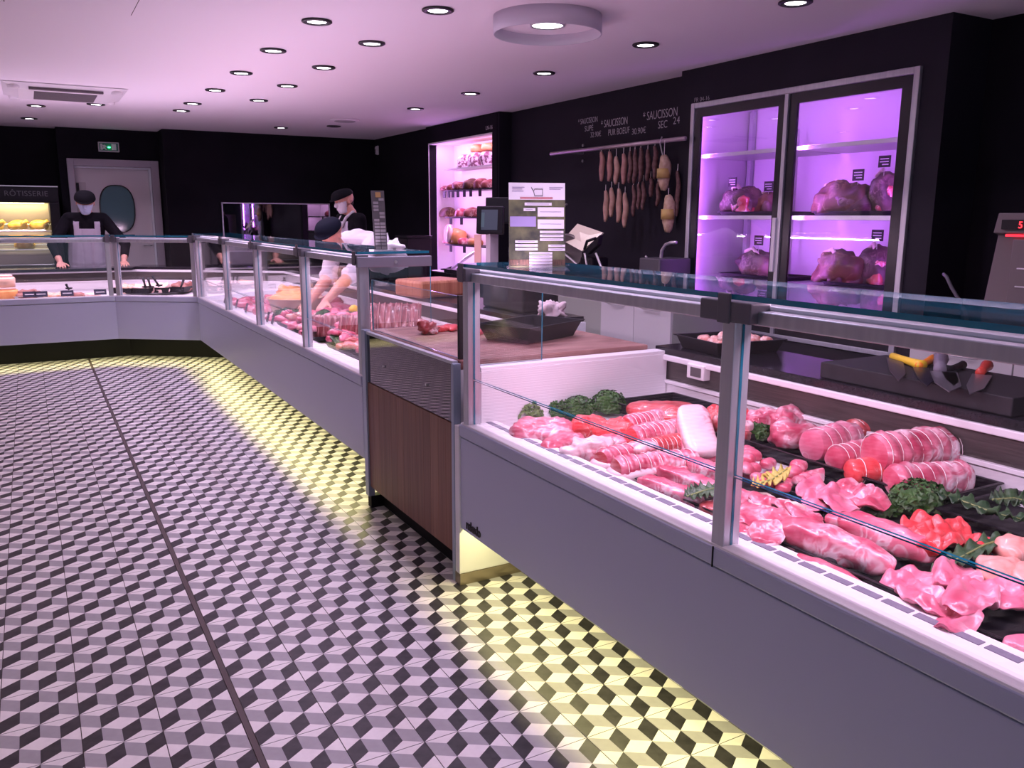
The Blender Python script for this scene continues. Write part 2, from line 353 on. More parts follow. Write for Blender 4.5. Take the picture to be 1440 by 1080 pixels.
# ---- ring pendant flush on the ceiling
t = thing('ring_ceiling_lamp', 'large white drum shaped ceiling lamp with a round lamp in its middle', 'lamp', (2.60, 4.22, ZC-.09))
MB().lathe([(.300, .09), (.300, -.005), (.292, -.005), (.292, .09)], (2.60, 4.22, ZC-.09), 64).build('drum', M('drum_white', (.62, .60, .68), .5), t, smooth=True)
MB().lathe([(0, .055), (.292, .055), (.292, .062), (0, .062)], (2.60, 4.22, ZC-.09), 48).build('inner_plate', m_ceil, t)
MB().lathe([(.084, .055), (.095, .052), (.098, .040), (.088, .038), (.084, .055)], (2.60, 4.22, ZC-.09), 32).build('lamp_ring', m_steel, t, smooth=True)
MB().lathe([(0, .044), (.086, .046), (.086, .05), (0, .05)], (2.60, 4.22, ZC-.09), 32).build('lamp_lens', m_led, t)
spot('drum_lamp_beam', (2.60, 4.22, ZC-.06), P_DOWN*1.6, 2.3, LAMP, .8, .07)
# ---- air conditioning cassette
ax0, ax1, ay0, ay1 = -.09, .88, 8.40, 9.36
mac = M('cassette_white', (.72, .68, .70), .5)
t = thing('air_conditioner', 'white ceiling cassette air conditioner with slotted intake grille', 'air conditioner', ((ax0+ax1)/2, (ay0+ay1)/2, ZC-.05))
MB().add([(ax0,ay0,ZC-.004),(ax1,ay0,ZC-.004),(ax1,ay1,ZC-.004),(ax0,ay1,ZC-.004),(ax0+.12,ay0+.12,ZC-.045),(ax1-.12,ay0+.12,ZC-.045),(ax1-.12,ay1-.12,ZC-.045),(ax0+.12,ay1-.12,ZC-.045)],
         [(0,1,2,3),(4,7,6,5),(0,4,5,1),(1,5,6,2),(2,6,7,3),(3,7,4,0)]).build('cassette_body', mac, t, bevel=.006)
for i in range(12):
    y = ay0+.22+i*.047
    B(ax0+.24, ax1-.24, y, y+.016, ZC-.052, ZC-.043).build('grille_slot_shade', M('grille_shadow', (.16, .14, .15), .6) if i == 0 else bpy.data.materials['grille_shadow'], t)  # dark strips paint the shade in the intake slots
B(ax0+.2, ax1-.2, ay0+.07, ay0+.12, ZC-.047, ZC-.030).build('air_outlet', M('outlet_dark', (.12, .10, .11), .6), t)
for cx in (ax0+.09, ax1-.09):
    for cyy in (ay0+.09, ay1-.09):
        MB().lathe([(0, -.05), (.045, -.045), (.05, -.02), (.05, .0)], (cx, cyy, ZC), 16).build('corner_cap', mac, t, smooth=True)
# ---- access hatch and round vent in the ceiling
t = thing('ceiling_hatch', 'flush square access hatch in the ceiling', 'hatch', (.30, 5.06, ZC-.004))
B(.0, .60, 4.75, 5.36, ZC-.004, ZC-.0015).build('hatch_leaf', m_ceil, t, bevel=.001)
MB().box(-.004, .604, 4.746, 4.75, ZC-.003, ZC-.001).box(-.004, .604, 5.36, 5.364, ZC-.003, ZC-.001).box(-.004, 0, 4.75, 5.36, ZC-.003, ZC-.001).box(.60, .604, 4.75, 5.36, ZC-.003, ZC-.001).build('hatch_gap', m_grout, t)
p = at(485, 168.5, Z=ZC)
t = thing('ceiling_vent', 'round white ceiling vent beside the unlit downlight', 'vent', (p.x, p.y, ZC-.02))
MB().lathe([(0, .004), (.10, .002), (.16, .010), (.17, .019), (0, .019)], n=32).build('vent_disc', m_ceil, t, world=False, smooth=True)
MB().lathe([(.11, .0), (.115, -.002), (.12, .0), (.12, .004), (.11, .004)], n=32).build('vent_rim', M('vent_rim_grey', (.45, .42, .44), .5), t, world=False, smooth=True)

# ================================================================== COUNTERS
def offset_chain(V, d):
    P = [Vector(v) for v in V]; out = []
    for i, p in enumerate(P):
        ds = []
        if i > 0: ds.append((p-P[i-1]).normalized())
        if i < len(P)-1: ds.append((P[i+1]-p).normalized())
        ns = [Vector((-e.y, e.x)) for e in ds]
        if len(ns) == 1: out.append(p+ns[0]*d)
        else:
            b = (ns[0]+ns[1]).normalized(); out.append(p+b*(d/b.dot(ns[0])))
    return out
def strip(mb, V, k, d0, d1, z0, z1, m=0, z0b=None, z1b=None):
    a, b = offset_chain(V, d0), offset_chain(V, d1); z0b = z0 if z0b is None else z0b; z1b = z1 if z1b is None else z1b
    q = [a[k], a[k+1], b[k+1], b[k]]; zl = [z0, z0, z0b, z0b]; zh = [z1, z1, z1b, z1b]
    return mb.add([(p.x, p.y, z) for p, z in zip(q, zl)]+[(p.x, p.y, z) for p, z in zip(q, zh)], [(0,3,2,1),(4,5,6,7),(0,1,5,4),(1,2,6,5),(2,3,7,6),(3,0,4,7)], m)
def lerp2(V, k, t, d):
    a = offset_chain(V, d); p = a[k].lerp(a[k+1], t); return p
m_grille = M('dark_perforated_grille', (.065, .058, .055), .35, .4, c2=(.11, .095, .09), scale=3, stretch=(2, 2, 60))
m_lip = M('white_plastic_rail', (.82, .80, .82), .35)
m_slot = M('vent_slot_grey', (.20, .19, .25), .5)
m_under = M('counter_underside', (.35, .35, .36), .6)
def strip_light(name, V, k, t0, t1, d, z, width, power, col, tilt):
    a, b = lerp2(V, k, t0, d), lerp2(V, k, t1, d); e = (b-a); L = e.length; e.normalize(); n = Vector((-e.y, e.x, 0))
    o = area(name, ((a.x+b.x)/2, (a.y+b.y)/2, z), None, L, width, power*L, col)
    zax = -(Vector((0, 0, -1))*math.cos(tilt) + n*math.sin(tilt)); xax = Vector((e.x, e.y, 0)); yax = zax.cross(xax)
    o.matrix_world = Matrix(((xax.x, yax.x, zax.x, o.location.x), (xax.y, yax.y, zax.y, o.location.y), (xax.z, yax.z, zax.z, o.location.z), (0, 0, 0, 1)))
    return o
def counter(V, k, label, posts, slots=False, glass_z=1.238, ends=()):
    a = offset_chain(V, 0); p, q = a[k], a[k+1]; L = (q-p).length; e = (q-p).normalized(); n = Vector((-e.y, e.x))
    t = thing('display_counter', label, 'counter', ((p.x+q.x)/2, (p.y+q.y)/2, 0))
    bar = lambda nm, d0, d1, z0, z1, mt, bv=0, **kw: strip(MB(), V, k, d0, d1, z0, z1, **kw).build(nm, mt, t, bevel=bv)
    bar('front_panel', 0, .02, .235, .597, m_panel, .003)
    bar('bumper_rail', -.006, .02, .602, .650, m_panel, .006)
    bar('top_rail', .0, .052, .60, .656, m_lip, .006)
    bar('vent_rail', .052, .148, .60, .648, m_lip, .003)
    if slots:
        s = .02
        while s < L-.08:
            c = p + e*(s+.031) + n*.108
            MB().obox((c.x, c.y, .6485), (e.x*.031, e.y*.031, 0), (n.x*.011, n.y*.011, 0), (0, 0, .0012)).build('vent_slot', m_slot, t)
            s += .0725
    bar('deck', .148, .985, .56, DZ, m_lip, z0b=.62, z1b=deck_z(2.336))
    bar('inner_front', .140, .152, .52, .644, m_lip)
    bar('inner_back', .975, .99, .60, .735, m_lip)
    bar('back_lip', .962, .99, .722, .737, m_lip, .002)
    bar('back_grille', .978, .99, .737, .825, m_grille)
    bar('back_light_rail', .95, .99, .822, .846, m_lip, .004)
    bar('body', .02, 1.27, .325, .335, m_under); bar('rear_panel', 1.25, 1.27, .235, .845, m_white); bar('base', .42, 1.1, 0, .325, m_dark)
    # top glass with teal polished edge
    mb = strip(MB(), V, k, -.006, .365, glass_z, glass_z+.012); mb.m = [0, 0, 1, 1, 1, 1]; mb.build('top_glass', [m_gltop, m_gledge], t)
    bar('glass_carrier', .012, .048, glass_z-.053, glass_z-.022, m_alu, .003)
    bar('lamp_housing', .05, .095, glass_z-.045, glass_z-.012, m_lip, .008)
    for i, s in enumerate(posts):
        c = p + e*s + n*.030
        MB().obox((c.x, c.y, (.65+glass_z-.05)/2), (e.x*.020, e.y*.020, 0), (n.x*.026, n.y*.026, 0), (0, 0, (glass_z-.05-.65)/2)).build('post', m_alu, t, bevel=.003)
        sh = .0 if 0 < i < len(posts)-1 else .0
        w2 = .080 if 0 < i < len(posts)-1 else .036
        c2 = c - n*.012
        MB().obox((c2.x, c2.y, glass_z-.027), (e.x*w2, e.y*w2, 0), (n.x*.030, n.y*.030, 0), (0, 0, .0235)).obox((c2.x-n.x*.031, c2.y-n.y*.031, glass_z-.02), (e.x*.02, e.y*.02, 0), (n.x*.003, n.y*.003, 0), (0, 0, .034)).build('clamp_bracket', m_alud, t, bevel=.003)
    for s0, s1 in zip(posts[:-1], posts[1:]):
        for z0, z1, nm in ((.650, .822, 'lower_pane'), (.828, glass_z-.05, 'upper_pane')):
            c0, c1 = p+e*(s0+.021)+n*.030, p+e*(s1-.021)+n*.030; c = (c0+c1)/2; h = (c1-c0).length/2
            mb = MB().obox((c.x, c.y, (z0+z1)/2), (e.x*h, e.y*h, 0), (n.x*.004, n.y*.004, 0), (0, 0, (z1-z0)/2)); mb.m = [1, 1, 0, 1, 0, 1]
            mb.build(nm, [m_gl, m_gledge], t)
    strip_light('counter_tube_light', V, k, .01, .99, .105, glass_z-.03, .03, P_COUNTER, PINK, .55)
    up = strip_light('added_ceiling_uplight', V, k, .01, .99, .072, glass_z-.011, .03, P_UP, (1.0, .62, .88), PI)  # added uplight over the lamp housing, brightens the ceiling
    strip_light('under_counter_light', V, k, .0, 1.0, .10, .318, .03, P_UNDER, WARM, -.5)
    return t
NEAR = [(1.351, 2.785), (1.351, .02)]
FAR = [(-2.0, 8.955), (.67, 8.955), (1.351, 8.49), (1.351, 3.875)]
near = counter(NEAR, 0, 'long glass meat counter full of pink cuts, ending at a black board strewn with knives', [.04, 1.38, 2.72], slots=True)
far_c = counter(FAR, 2, 'glass meat counter with rib racks, between the wooden cutting station and the corner', [.02, 1.31, 2.41, 3.59, 4.585])
corner_c = counter(FAR, 1, 'angled corner glass counter with black salad trays', [.03, .795], glass_z=1.215)
deli_c = counter(FAR, 0, 'straight glass deli counter with dishes, in front of the rotisserie', [.02, 1.3, 2.64], glass_z=1.215)

# ---- near counter: end panel, foot strip, logo
MB().box(1.345, 2.62, 2.785, 2.822, .045, .64).box(1.43, 2.62, 2.785, 2.822, .64, .845).build('end_panel', m_white, near, bevel=.003)
MB().box(1.43, 2.335, 2.765, 2.826, .845, .862).build('end_panel_cap', m_lip, near, bevel=.003)
MB().box(1.345, 2.62, 2.780, 2.826, 0, .045).build('foot_strip', M('foot_strip_metal', (.30, .25, .18), .35, .7), near)
MB().box(1.43, 2.32, 2.762, 2.785, .60, .846).build('inner_side', m_lip, near)
MB().box(1.398, 1.43, 2.76, 2.795, .65, .845).build('corner_profile', m_alu, near, bevel=.003)
MB().box(1.35-.0075, 1.3455, 1.4035, 1.4065, .601, .652).build('rail_joint', m_dark, near)
mb = B(1.43, 1.72, 2.80, 2.808, .863, 1.19); mb.m = [1, 1, 0, 1, 0, 1]; mb.build('end_pane', [m_gl, m_gledge], near)
def text(body, size, loc, rot, mat, parent, name='lettering', extrude=.0008, align='LEFT', space=1.0, shear=0, off=0, sx=1.0):
    c = bpy.data.curves.new('t', 'FONT'); c.body = body; c.size = size; c.extrude = extrude; c.align_x = align; c.space_character = space; c.shear = shear; c.offset = off; c.resolution_u = 3
    o = bpy.data.objects.new('t', c); COL.objects.link(o)
    dg = bpy.context.evaluated_depsgraph_get(); me = bpy.data.meshes.new_from_object(o.evaluated_get(dg)); bpy.data.objects.remove(o); bpy.data.curves.remove(c)
    loc = Vector(loc) - (ORG.get(parent.name, Vector()) if parent else Vector())
    me.materials.clear(); o = link(name, me, mat, parent, loc, rot); o.scale = (sx, 1, 1); return o
FACE_X = (PI/2, 0, -PI/2)      # lettering read from the -X side
text('nakedo', .050, (1.3500, 2.735, .252), FACE_X, m_ink, near, 'logo', .002, space=.78, off=.0012)
# small white box on the back rail
t = thing('thermometer', 'small white framed thermometer clipped to the back grille of the near counter', 'thermometer', (2.31, 2.55, .775))
MB().box(2.29, 2.328, 2.50, 2.60, .775, .835).build('case', m_lip, t, bevel=.004)
MB().box(2.287, 2.291, 2.515, 2.575, .787, .824).build('display', M('thermo_display', (.10, .09, .09), .3), t)

# ---- granite worktops behind the counters
def granite(name, label, poly, z0=.846, z1=.876):
    o = MB().prism(poly, z0, z1).build(name, m_granite, None, bevel=.003); tag(o, label, 'worktop'); return o
def chain_poly(V, k, d0, d1):
    a, b = offset_chain(V, d0), offset_chain(V, d1); return [tuple(a[k]), tuple(a[k+1]), tuple(b[k+1]), tuple(b[k])]
granite('worktop', 'black granite worktop behind the near meat counter, under the knives', [(2.31, .02), (2.68, .02), (2.68, 2.83), (2.31, 2.83)])
granite('worktop', 'black granite worktop behind the far meat counter, under the butcher block', chain_poly(FAR, 2, .955, 1.30))
granite('worktop', 'black granite worktop behind the angled corner counter', chain_poly(FAR, 1, .955, 1.30))
granite('worktop', 'black granite worktop behind the deli counter, under the hands of the standing person', chain_poly(FAR, 0, .80, 1.10))

# ---- far counter end frame
MB().box(1.339, 1.722, 3.855, 3.885, 1.176, 1.226).build('end_beam', M('end_beam_grey', (.30, .30, .36), .4, .4), far_c, bevel=.003)
MB().tube([(1.53, 3.856, 1.20), (1.53, 3.848, 1.20)], .008, 10).build('bolt', m_steel, far_c)
mb = B(1.40, 1.72, 3.866, 3.874, .88, 1.176); mb.m = [1, 1, 0, 1, 0, 1]; mb.build('end_pane', [m_gl, m_gledge], far_c)
MB().box(2.05, 2.65, 3.855, 3.875, 0, .845).build('end_panel', m_white, far_c)

# ---- wooden cutting station between the two counters
st = thing('cutting_station', 'wood fronted cutting station with dark mirror strip between the two meat counters', 'counter', (1.7, 3.33, 0))
m_w = [M('wood_stave_%s' % n, c, .45, c2=d, scale=4, detail=8, stretch=(8, 20, .5)) for n, c, d in (('dark', (.135, .052, .026), (.20, .085, .045)), ('mid', (.165, .066, .033), (.235, .10, .053)), ('light', (.20, .085, .045), (.27, .125, .068)))]
ny = 13; y0, y1 = 2.846, 3.80
for i in range(ny):
    a, b = y0+(y1-y0)*i/ny, y0+(y1-y0)*(i+1)/ny
    B(1.352, 1.372, a+.0004, b-.0004, .112, .634).build('wood_stave', m_w[random.choice((0, 1, 1, 2, 0))], st, bevel=.0006)
B(1.356, 1.372, y0, y1, .638, .866).build('mirror_strip', m_blackglass, st)
B(1.350, 1.374, y0, y1, .866, .880).build('top_trim', m_alu, st, bevel=.002)
for y in (3.10, 3.58): MB().tube([(1.357, y, .745), (1.349, y, .745)], .006, 10).build('screw_cap', m_steel, st)
B(1.374, 2.24, 2.83, 3.85, .11, .846).build('carcass', m_white, st)
B(1.42, 2.2, 2.84, 3.83, 0, .11).build('kick', m_dark, st)
m_pil = M('pilaster_blue_grey', (.36, .42, .52), .35, .4)
B(1.343, 1.375, 2.824, 2.846, .0, .872).build('pilaster', m_pil, st, bevel=.002)
B(1.343, 1.375, 3.80, 3.846, .06, .886).build('pilaster', m_pil, st, bevel=.002)
B(1.355, 1.43, 3.80, 3.845, 0, .06).build('foot', m_dark, st)
mb = B(1.395, 1.403, 2.875, 3.83, .882, 1.12); mb.m = [1, 1, 1, 0, 1, 0]; mb.build('guard_pane', [m_gl, m_gledge], st)
B(1.385, 1.412, 2.858, 2.872, .878, 1.124).build('guard_post', m_ink, st)
o = B(1.376, 2.27, 2.83, 3.848, .846, .881).build('cutting_board', m_board, None, bevel=.004); tag(o, 'large worn wooden cutting board on top of the wood fronted station', 'cutting board')

# ================================================================== FOOD SHAPES
def nz(p, s, seed): return noise.noise(Vector((p[0]*s+seed*3.1, p[1]*s-seed*1.7, p[2]*s+seed*2.3)))
def blob(L, W, H, seed=0, amp=.12, freq=18, sq=.8, taper=0, bend=0, nu=26, nv=14, flat=.30, fine=.0):
    """lump of flesh lying on z=0, long axis x"""
    vs = []; fs = []
    for j in range(nv+1):
        th = PI*j/nv
        for i in range(nu):
            ph = 2*PI*i/nu; c = lambda a: math.copysign(abs(a)**sq, a)
            d = Vector((c(math.cos(ph))*math.sin(th)**sq, c(math.sin(ph))*math.sin(th)**sq, c(math.cos(th))))
            p = Vector((d.x*L/2, d.y*W/2, d.z*H/2)); r = min(L, W, H)
            k = 1 + taper*d.x; p.y *= k; p.z *= (k+1)/2; p.y += bend*(d.x*d.x)*L
            n_ = nz(p, freq, seed)*amp*r*1.6 + (nz(p, freq*3.2, seed+5)*fine*r if fine else 0)
            p += d*n_; p.z = max(p.z, -H*flat)
            vs.append((p.x, p.y, p.z+H*flat))
    for j in range(nv):
        for i in range(nu): fs.append((j*nu+i, j*nu+(i+1) % nu, (j+1)*nu+(i+1) % nu, (j+1)*nu+i)[::-1])
    mb = MB(); mb.add(vs, fs); return mb
def cutlet(L, W, T, seed=0, wav=.012, irr=.10, nu=44, nr=11):
    """thin, limp slice with an uneven outline lying on z=0"""
    vs = []; fs = []
    def pt(i, f, top):
        a = 2*PI*i/nu; rr = 1+irr*noise.noise(Vector((math.cos(a)*1.1+seed*1.37, math.sin(a)*1.1, seed*.7)))*1.6
        x, y = math.cos(a)*L/2*rr*f, math.sin(a)*W/2*rr*f
        z = wav*1.5*noise.noise(Vector((x*19+seed, y*19, seed)))+wav*.6*noise.noise(Vector((x*48, y*48+seed, 2)))
        e = math.sqrt(max(0, 1-f**5)); return (x, y, max(0, z+wav*.5)+(T*.5+T*.5*e if top else T*.5-T*.5*e))
    fr = [(.001 if r == 0 else (r/nr)**.7) for r in range(nr+1)]
    for top in (True, False):
        for f in fr:
            for i in range(nu): vs.append(pt(i, f, top))
    n = (nr+1)*nu
    for r in range(nr):
        for i in range(nu):
            j = (i+1) % nu; fs.append((r*nu+i, (r+1)*nu+i, (r+1)*nu+j, r*nu+j)); fs.append((n+r*nu+i, n+r*nu+j, n+(r+1)*nu+j, n+(r+1)*nu+i))
    for i in range(nu): fs.append((nr*nu+i, n+nr*nu+i, n+nr*nu+(i+1) % nu, nr*nu+(i+1) % nu))
    return MB().add(vs, fs)
def roll(L, R, seed=0, ridge=.05, pitch=.028, flat=.92, n=26, amp=.09, lean=None):
    """tied roast lying along x; material 1 on the cut ends"""
    k = max(8, int(L/pitch*4)); vs = []; fs = []; ms = []
    for i in range(k+1):
        x = -L/2+L*i/k; e = min(1, (min(i, k-i)/k*L)/(R*.35)); es = .80+.20*math.sqrt(e)
        for j in range(n):
            a = 2*PI*j/n; r = R*es*(1+ridge*math.cos(2*PI*x/pitch)+amp*nz((x, math.cos(a)*R, math.sin(a)*R), 22, seed)*2)
            vs.append((x, math.cos(a)*r, max(math.sin(a)*r*flat, -R*.75)+R*.75))
    for i in range(k):
        for j in range(n): fs.append((i*n+j, (i+1)*n+j, (i+1)*n+(j+1) % n, i*n+(j+1) % n)); ms.append(0)
    mb = MB(); mb.add(vs, fs)
    for s, i in ((-1, 0), (1, k)):
        ring = [Vector(vs[i*n+j]) for j in range(n)]; c = sum(ring, Vector())/n; inner = [c+(p-c)*.55+Vector((s*R*.10, 0, 0)) for p in ring]
        b = len(mb.v); mb.v += [tuple(p) for p in ring+inner+[c+Vector((s*R*.12, 0, 0))]]
        q = [(b+j, b+(j+1) % n, b+n+(j+1) % n, b+n+j) for j in range(n)] + [(b+n+j, b+n+(j+1) % n, b+2*n) for j in range(n)]
        mb.f += q; mb.m += [1]*len(q)
    return mb
def ground(x, y, z): return (x, y, z)
MEAT = dict(
    veal=meat_mat('veal_pink', (.52, .055, .11), (.80, .27, .36), (.92, .72, .76), .09, 12),
    red=meat_mat('beef_red', (.48, .035, .045), (.62, .085, .09), (.82, .42, .42), .03, 14),
    bright=meat_mat('bright_red_escalope', (.70, .045, .055), (.82, .11, .11), (.9, .5, .48), .025, 12),
    pale=meat_mat('pale_pork', (.66, .13, .22), (.85, .36, .46), (.94, .72, .78), .05, 11),
    pork=meat_mat('pork_pink', (.48, .045, .10), (.80, .27, .36), (.94, .78, .82), .12, 16),
    fat=meat_mat('white_fat', (.78, .62, .64), (.84, .48, .53), (.62, .12, .17), .07, 10),
    chicken=meat_mat('chicken_flesh', (.84, .36, .30), (.90, .48, .40), (.95, .78, .72), .04, 10),
    lamb=meat_mat('lamb_dark', (.40, .05, .055), (.60, .14, .14), (.88, .70, .68), .11, 17),
    aged=meat_mat('aged_beef', (.055, .018, .014), (.15, .06, .03), (.36, .25, .13), .05, 9, rough=.6, coat=.05),
    cured=meat_mat('cured_ham', (.20, .045, .045), (.34, .10, .09), (.80, .62, .58), .06, 11, rough=.55, coat=.1),
    dry=meat_mat('dry_aged_rind', (.045, .02, .022), (.14, .075, .07), (.30, .22, .20), .05, 12, rough=.6, coat=.05),
    rib=meat_mat('rib_meat', (.15, .025, .032), (.34, .075, .085), (.62, .36, .36), .04, 13, stretch=(3, 1, 1)))
m_bone = M('bone', (.86, .76, .68), .5, c2=(.78, .55, .50), scale=30)
m_twine = M('butcher_twine', (.88, .80, .78), .8)
m_pars = M('parsley_green', (.025, .085, .018), .55, c2=(.06, .16, .03), scale=40)
m_parsl = M('pale_parsley_green', (.10, .19, .05), .55, c2=(.18, .27, .08), scale=40)
m_kale = M('kale_green', (.018, .055, .022), .45, c2=(.05, .11, .04), scale=25)
m_kstem = M('kale_stem_pale', (.22, .27, .09), .5)
m_leafy = M('yellow_leaf', (.62, .42, .07), .5, c2=(.45, .40, .08), scale=20)
m_mince = meat_mat('mince', (.62, .22, .18), (.78, .36, .30), (.92, .74, .68), .16, 60)

def put(mb, name, label, cat, loc, ang=0, mats=None, group=None, tilt=(0, 0), smooth=True):
    o = mb.build(name, mats, None, smooth=smooth); o.location = loc; o.rotation_euler = (tilt[0], tilt[1], ang); return tag(o, label, cat, group)
def two(x0, y0, x1, y1, off=.03):
    a, b = dk(x0, y0, off), dk(x1, y1, off); c = (a+b)/2; return Vector((c.x, c.y, deck_z(c.x)+.012)), (b-a).length, math.atan2(b.y-a.y, b.x-a.x)
TIL = -math.atan(DS)
def fit(name, label, x0, y0, x1, y1, W, H, mat, off=.03, seed=1, lift=0, group=None, cat='meat', **k):
    c, L, a = two(x0, y0, x1, y1, off); c.z += lift; k.setdefault('fine', .10); k.setdefault('nu', 40); k.setdefault('nv', 24)
    return put(blob(L, W, H, seed, **k), name, label, cat, c, a, MEAT[mat] if isinstance(mat, str) else mat, group)
def tied(name, label, x0, y0, x1, y1, R, mat, endmat='red', off=.04, seed=1, lift=0, pitch=.03, ridge=.05, strings=True, Lk=1.0):
    c, L, a = two(x0, y0, x1, y1, off); c.z += lift; L *= Lk
    t = thing(name, label, 'meat', c, a)
    roll(L, R, seed, ridge, pitch).build('roast_body', [MEAT[mat], MEAT[endmat]], t, world=False, smooth=True)
    if strings:
        x = -L/2+pitch/2+pitch*.5
        i0 = math.ceil((-L/2+.01)/pitch-.5)
        while (i0+.5)*pitch < L/2-.008:
            xx = (i0+.5)*pitch; r = R*(1-ridge)*1.03
            MB().tube([(xx, math.cos(q)*r, max(math.sin(q)*r*.92, -R*.75)+R*.75+.0005) for q in [2*PI*j/18 for j in range(18)]], .0012, 5, closed=True).build('twine_loop', m_twine, t, world=False)
            i0 += 1
    return t
def tray(name, label, loc, ang, L, W, H, flare=.012, group=None, mat=None, tilt=0):
    """open rectangular dish with sloping sides and a rim"""
    t = .004; x, y = L/2, W/2; xi, yi = x-flare, y-flare
    r = lambda a, b, z: [(-a, -b, z), (a, -b, z), (a, b, z), (-a, b, z)]
    vs = r(xi, yi, 0)+r(x, y, H)+r(x+.008, y+.008, H)+r(x+.008, y+.008, H-.004)+r(x-t, y-t, H-.001)+r(xi-t, yi-t, t)
    fs = [(3, 2, 1, 0), (20, 21, 22, 23)]
    def band(a, b): return [(a+i, a+(i+1) % 4, b+(i+1) % 4, b+i) for i in range(4)]
    fs += band(0, 4) + band(12, 8)[::1] + band(8, 4) + band(4, 16) + band(16, 20)
    o = MB().add(vs, fs).build(name, mat or m_tray, None); o.location = loc; o.rotation_euler = (0, tilt, ang)
    return tag(o, label, 'tray', group)
def bunch(name, label, loc, L, W, H, mat, seed=0, ang=0, n=420, size=.016, group=None):
    """curly parsley: a knot of crinkled leaflets"""
    rnd = random.Random(seed); mb = blob(L*.8, W*.8, H*.8, seed, amp=.2, freq=30, nu=14, nv=8)
    for k in range(n):
        a = rnd.uniform(0, 2*PI); c = rnd.uniform(-.15, 1); s = math.sqrt(max(0, 1-c*c)); d = Vector((math.cos(a)*s, math.sin(a)*s, c))
        bump_ = 1+.28*nz(d, 3.2, seed)
        p = Vector((d.x*L/2*bump_, d.y*W/2*bump_, H*.35+d.z*H*.62*bump_))
        u = d.orthogonal().normalized(); u.rotate(Matrix.Rotation(rnd.uniform(0, 6.3), 3, d)); v = d.cross(u); q = size*rnd.uniform(.6, 1.3)
        p.z = max(p.z, .004)
        mb.add([p-u*q*.5, p+v*q*.45+d*q*.35, p+u*q*.6+d*q*.15, p-v*q*.5+d*q*.4], [(0, 3, 2), (0, 2, 1)])
    o = mb.build(name, mat, None, smooth=False); o.location = loc; o.rotation_euler = (0, 0, ang); return tag(o, label, 'parsley', group)
def kale(name, label, pts, wid, mat, seed=0, cat='kale leaf'):
    """long crinkled leaf along the given path with a pale mid rib"""
    P = [Vector(p) for p in pts]; n = 40; t = thing(name, label, cat, P[0]); mb = MB(); vs = []; rib = []
    for i in range(n+1):
        f = i/n*(len(P)-1); k = min(int(f), len(P)-2); p = P[k].lerp(P[k+1], f-k); d = (P[k+1]-P[k]).normalized(); sd = d.cross(Vector((0, 0, 1))).normalized()
        w_ = wid*math.sin(PI*(.08+.9*i/n))**.6; rib.append(p+Vector((0, 0, .006)))
        for j in range(-4, 5):
            q = j/4; z = abs(q)*.010*math.sin(i*1.15+j*.6)+.010*noise.noise(Vector((i*.8, j*.9, seed)))+.006*abs(q)
            vs.append(p+sd*q*w_*(1+.06*math.sin(i*.9+seed))+Vector((0, 0, .004+max(z, -.002))))
    fs = [(i*9+j, i*9+j+1, (i+1)*9+j+1, (i+1)*9+j) for i in range(n) for j in range(8)]
    o = mb.add(vs, fs).build('leaf_blade', mat, t, smooth=True); s = o.modifiers.new('s', 'SOLIDIFY'); s.thickness = .0015
    MB().tube(rib, [.0035*(1-.7*i/n) for i in range(n+1)], 6).build('leaf_stem', m_kstem, t, smooth=True)
    return t

# ================================================================== MEAT IN THE NEAR COUNTER
dz = lambda X: deck_z(X)
def deck_tray(label, x0, x1, y0, y1, H=.035):
    cx = (x0+x1)/2; return tray('display_tray', label, (cx, (y0+y1)/2, dz(cx)+.005), PI/2, y1-y0, x1-x0, H, tilt=0)
deck_tray('black tray under the flat red beef slab in the back corner', 1.98, 2.30, 2.10, 2.69, .045)
deck_tray('black tray under the pork strips beside the glass post', 1.53, 1.80, 1.50, 1.93, .030)
deck_tray('long black tray under the tied loins at the back', 2.02, 2.31, 1.30, 2.03, .040)
deck_tray('black tray under the shoulder chops', 1.53, 1.80, 1.24, 1.475, .028)
deck_tray('black tray under the long pork fillets', 1.53, 1.80, .985, 1.225, .028)
deck_tray('black tray under the pale escalopes at the front', 1.53, 1.79, .66, .965, .024)
deck_tray('empty black tray behind the kale leaves', 1.98, 2.30, .80, 1.26, .035)
deck_tray('black tray under the bright red escalopes', 1.82, 2.0, .86, 1.18, .024)
deck_tray('black tray under the pale cutlets', 1.82, 2.0, 1.20, 1.70, .024)
deck_tray('white edged black tray under the netted veal roasts', 1.55, 1.95, 1.95, 2.50, .016)

def pt_deck(x, y, off=0.0, lift=.012): p = dk(x, y, off); return (p.x, p.y, dz(p.x)+lift)
bunch('parsley_bunch', 'pale curly parsley bunch in the front corner of the near counter', pt_deck(738, 596), .15, .13, .085, m_parsl, 1)
for i, (x, y, l) in enumerate(((782, 588, 'dark curly parsley bunch next to the pale one'), (812, 588, 'dark curly parsley bunch in the middle of the garnish row'), (855, 584, 'dark curly parsley bunch next to the beef slab tray'))):
    bunch('parsley_bunch', l, pt_deck(x, y), .13, .12, .075 + .012*(i == 2), m_pars, 2+i, group='parsley along the end wall')
# back corner tray
fit('beef_slab', 'flat red beef slab with white flecks in the back corner tray', 890, 575, 1000, 590, .24, .075, 'red', .05, 3, lift=.02, amp=.10, freq=9)
fit('beef_piece', 'orange red beef piece beside the flat slab', 1000, 588, 1046, 598, .20, .09, 'bright', .05, 4, lift=.02)
fit('beef_piece', 'dark marbled beef piece behind the white fat plank', 1002, 606, 1030, 604, .12, .08, 'lamb', .05, 6, lift=.02)
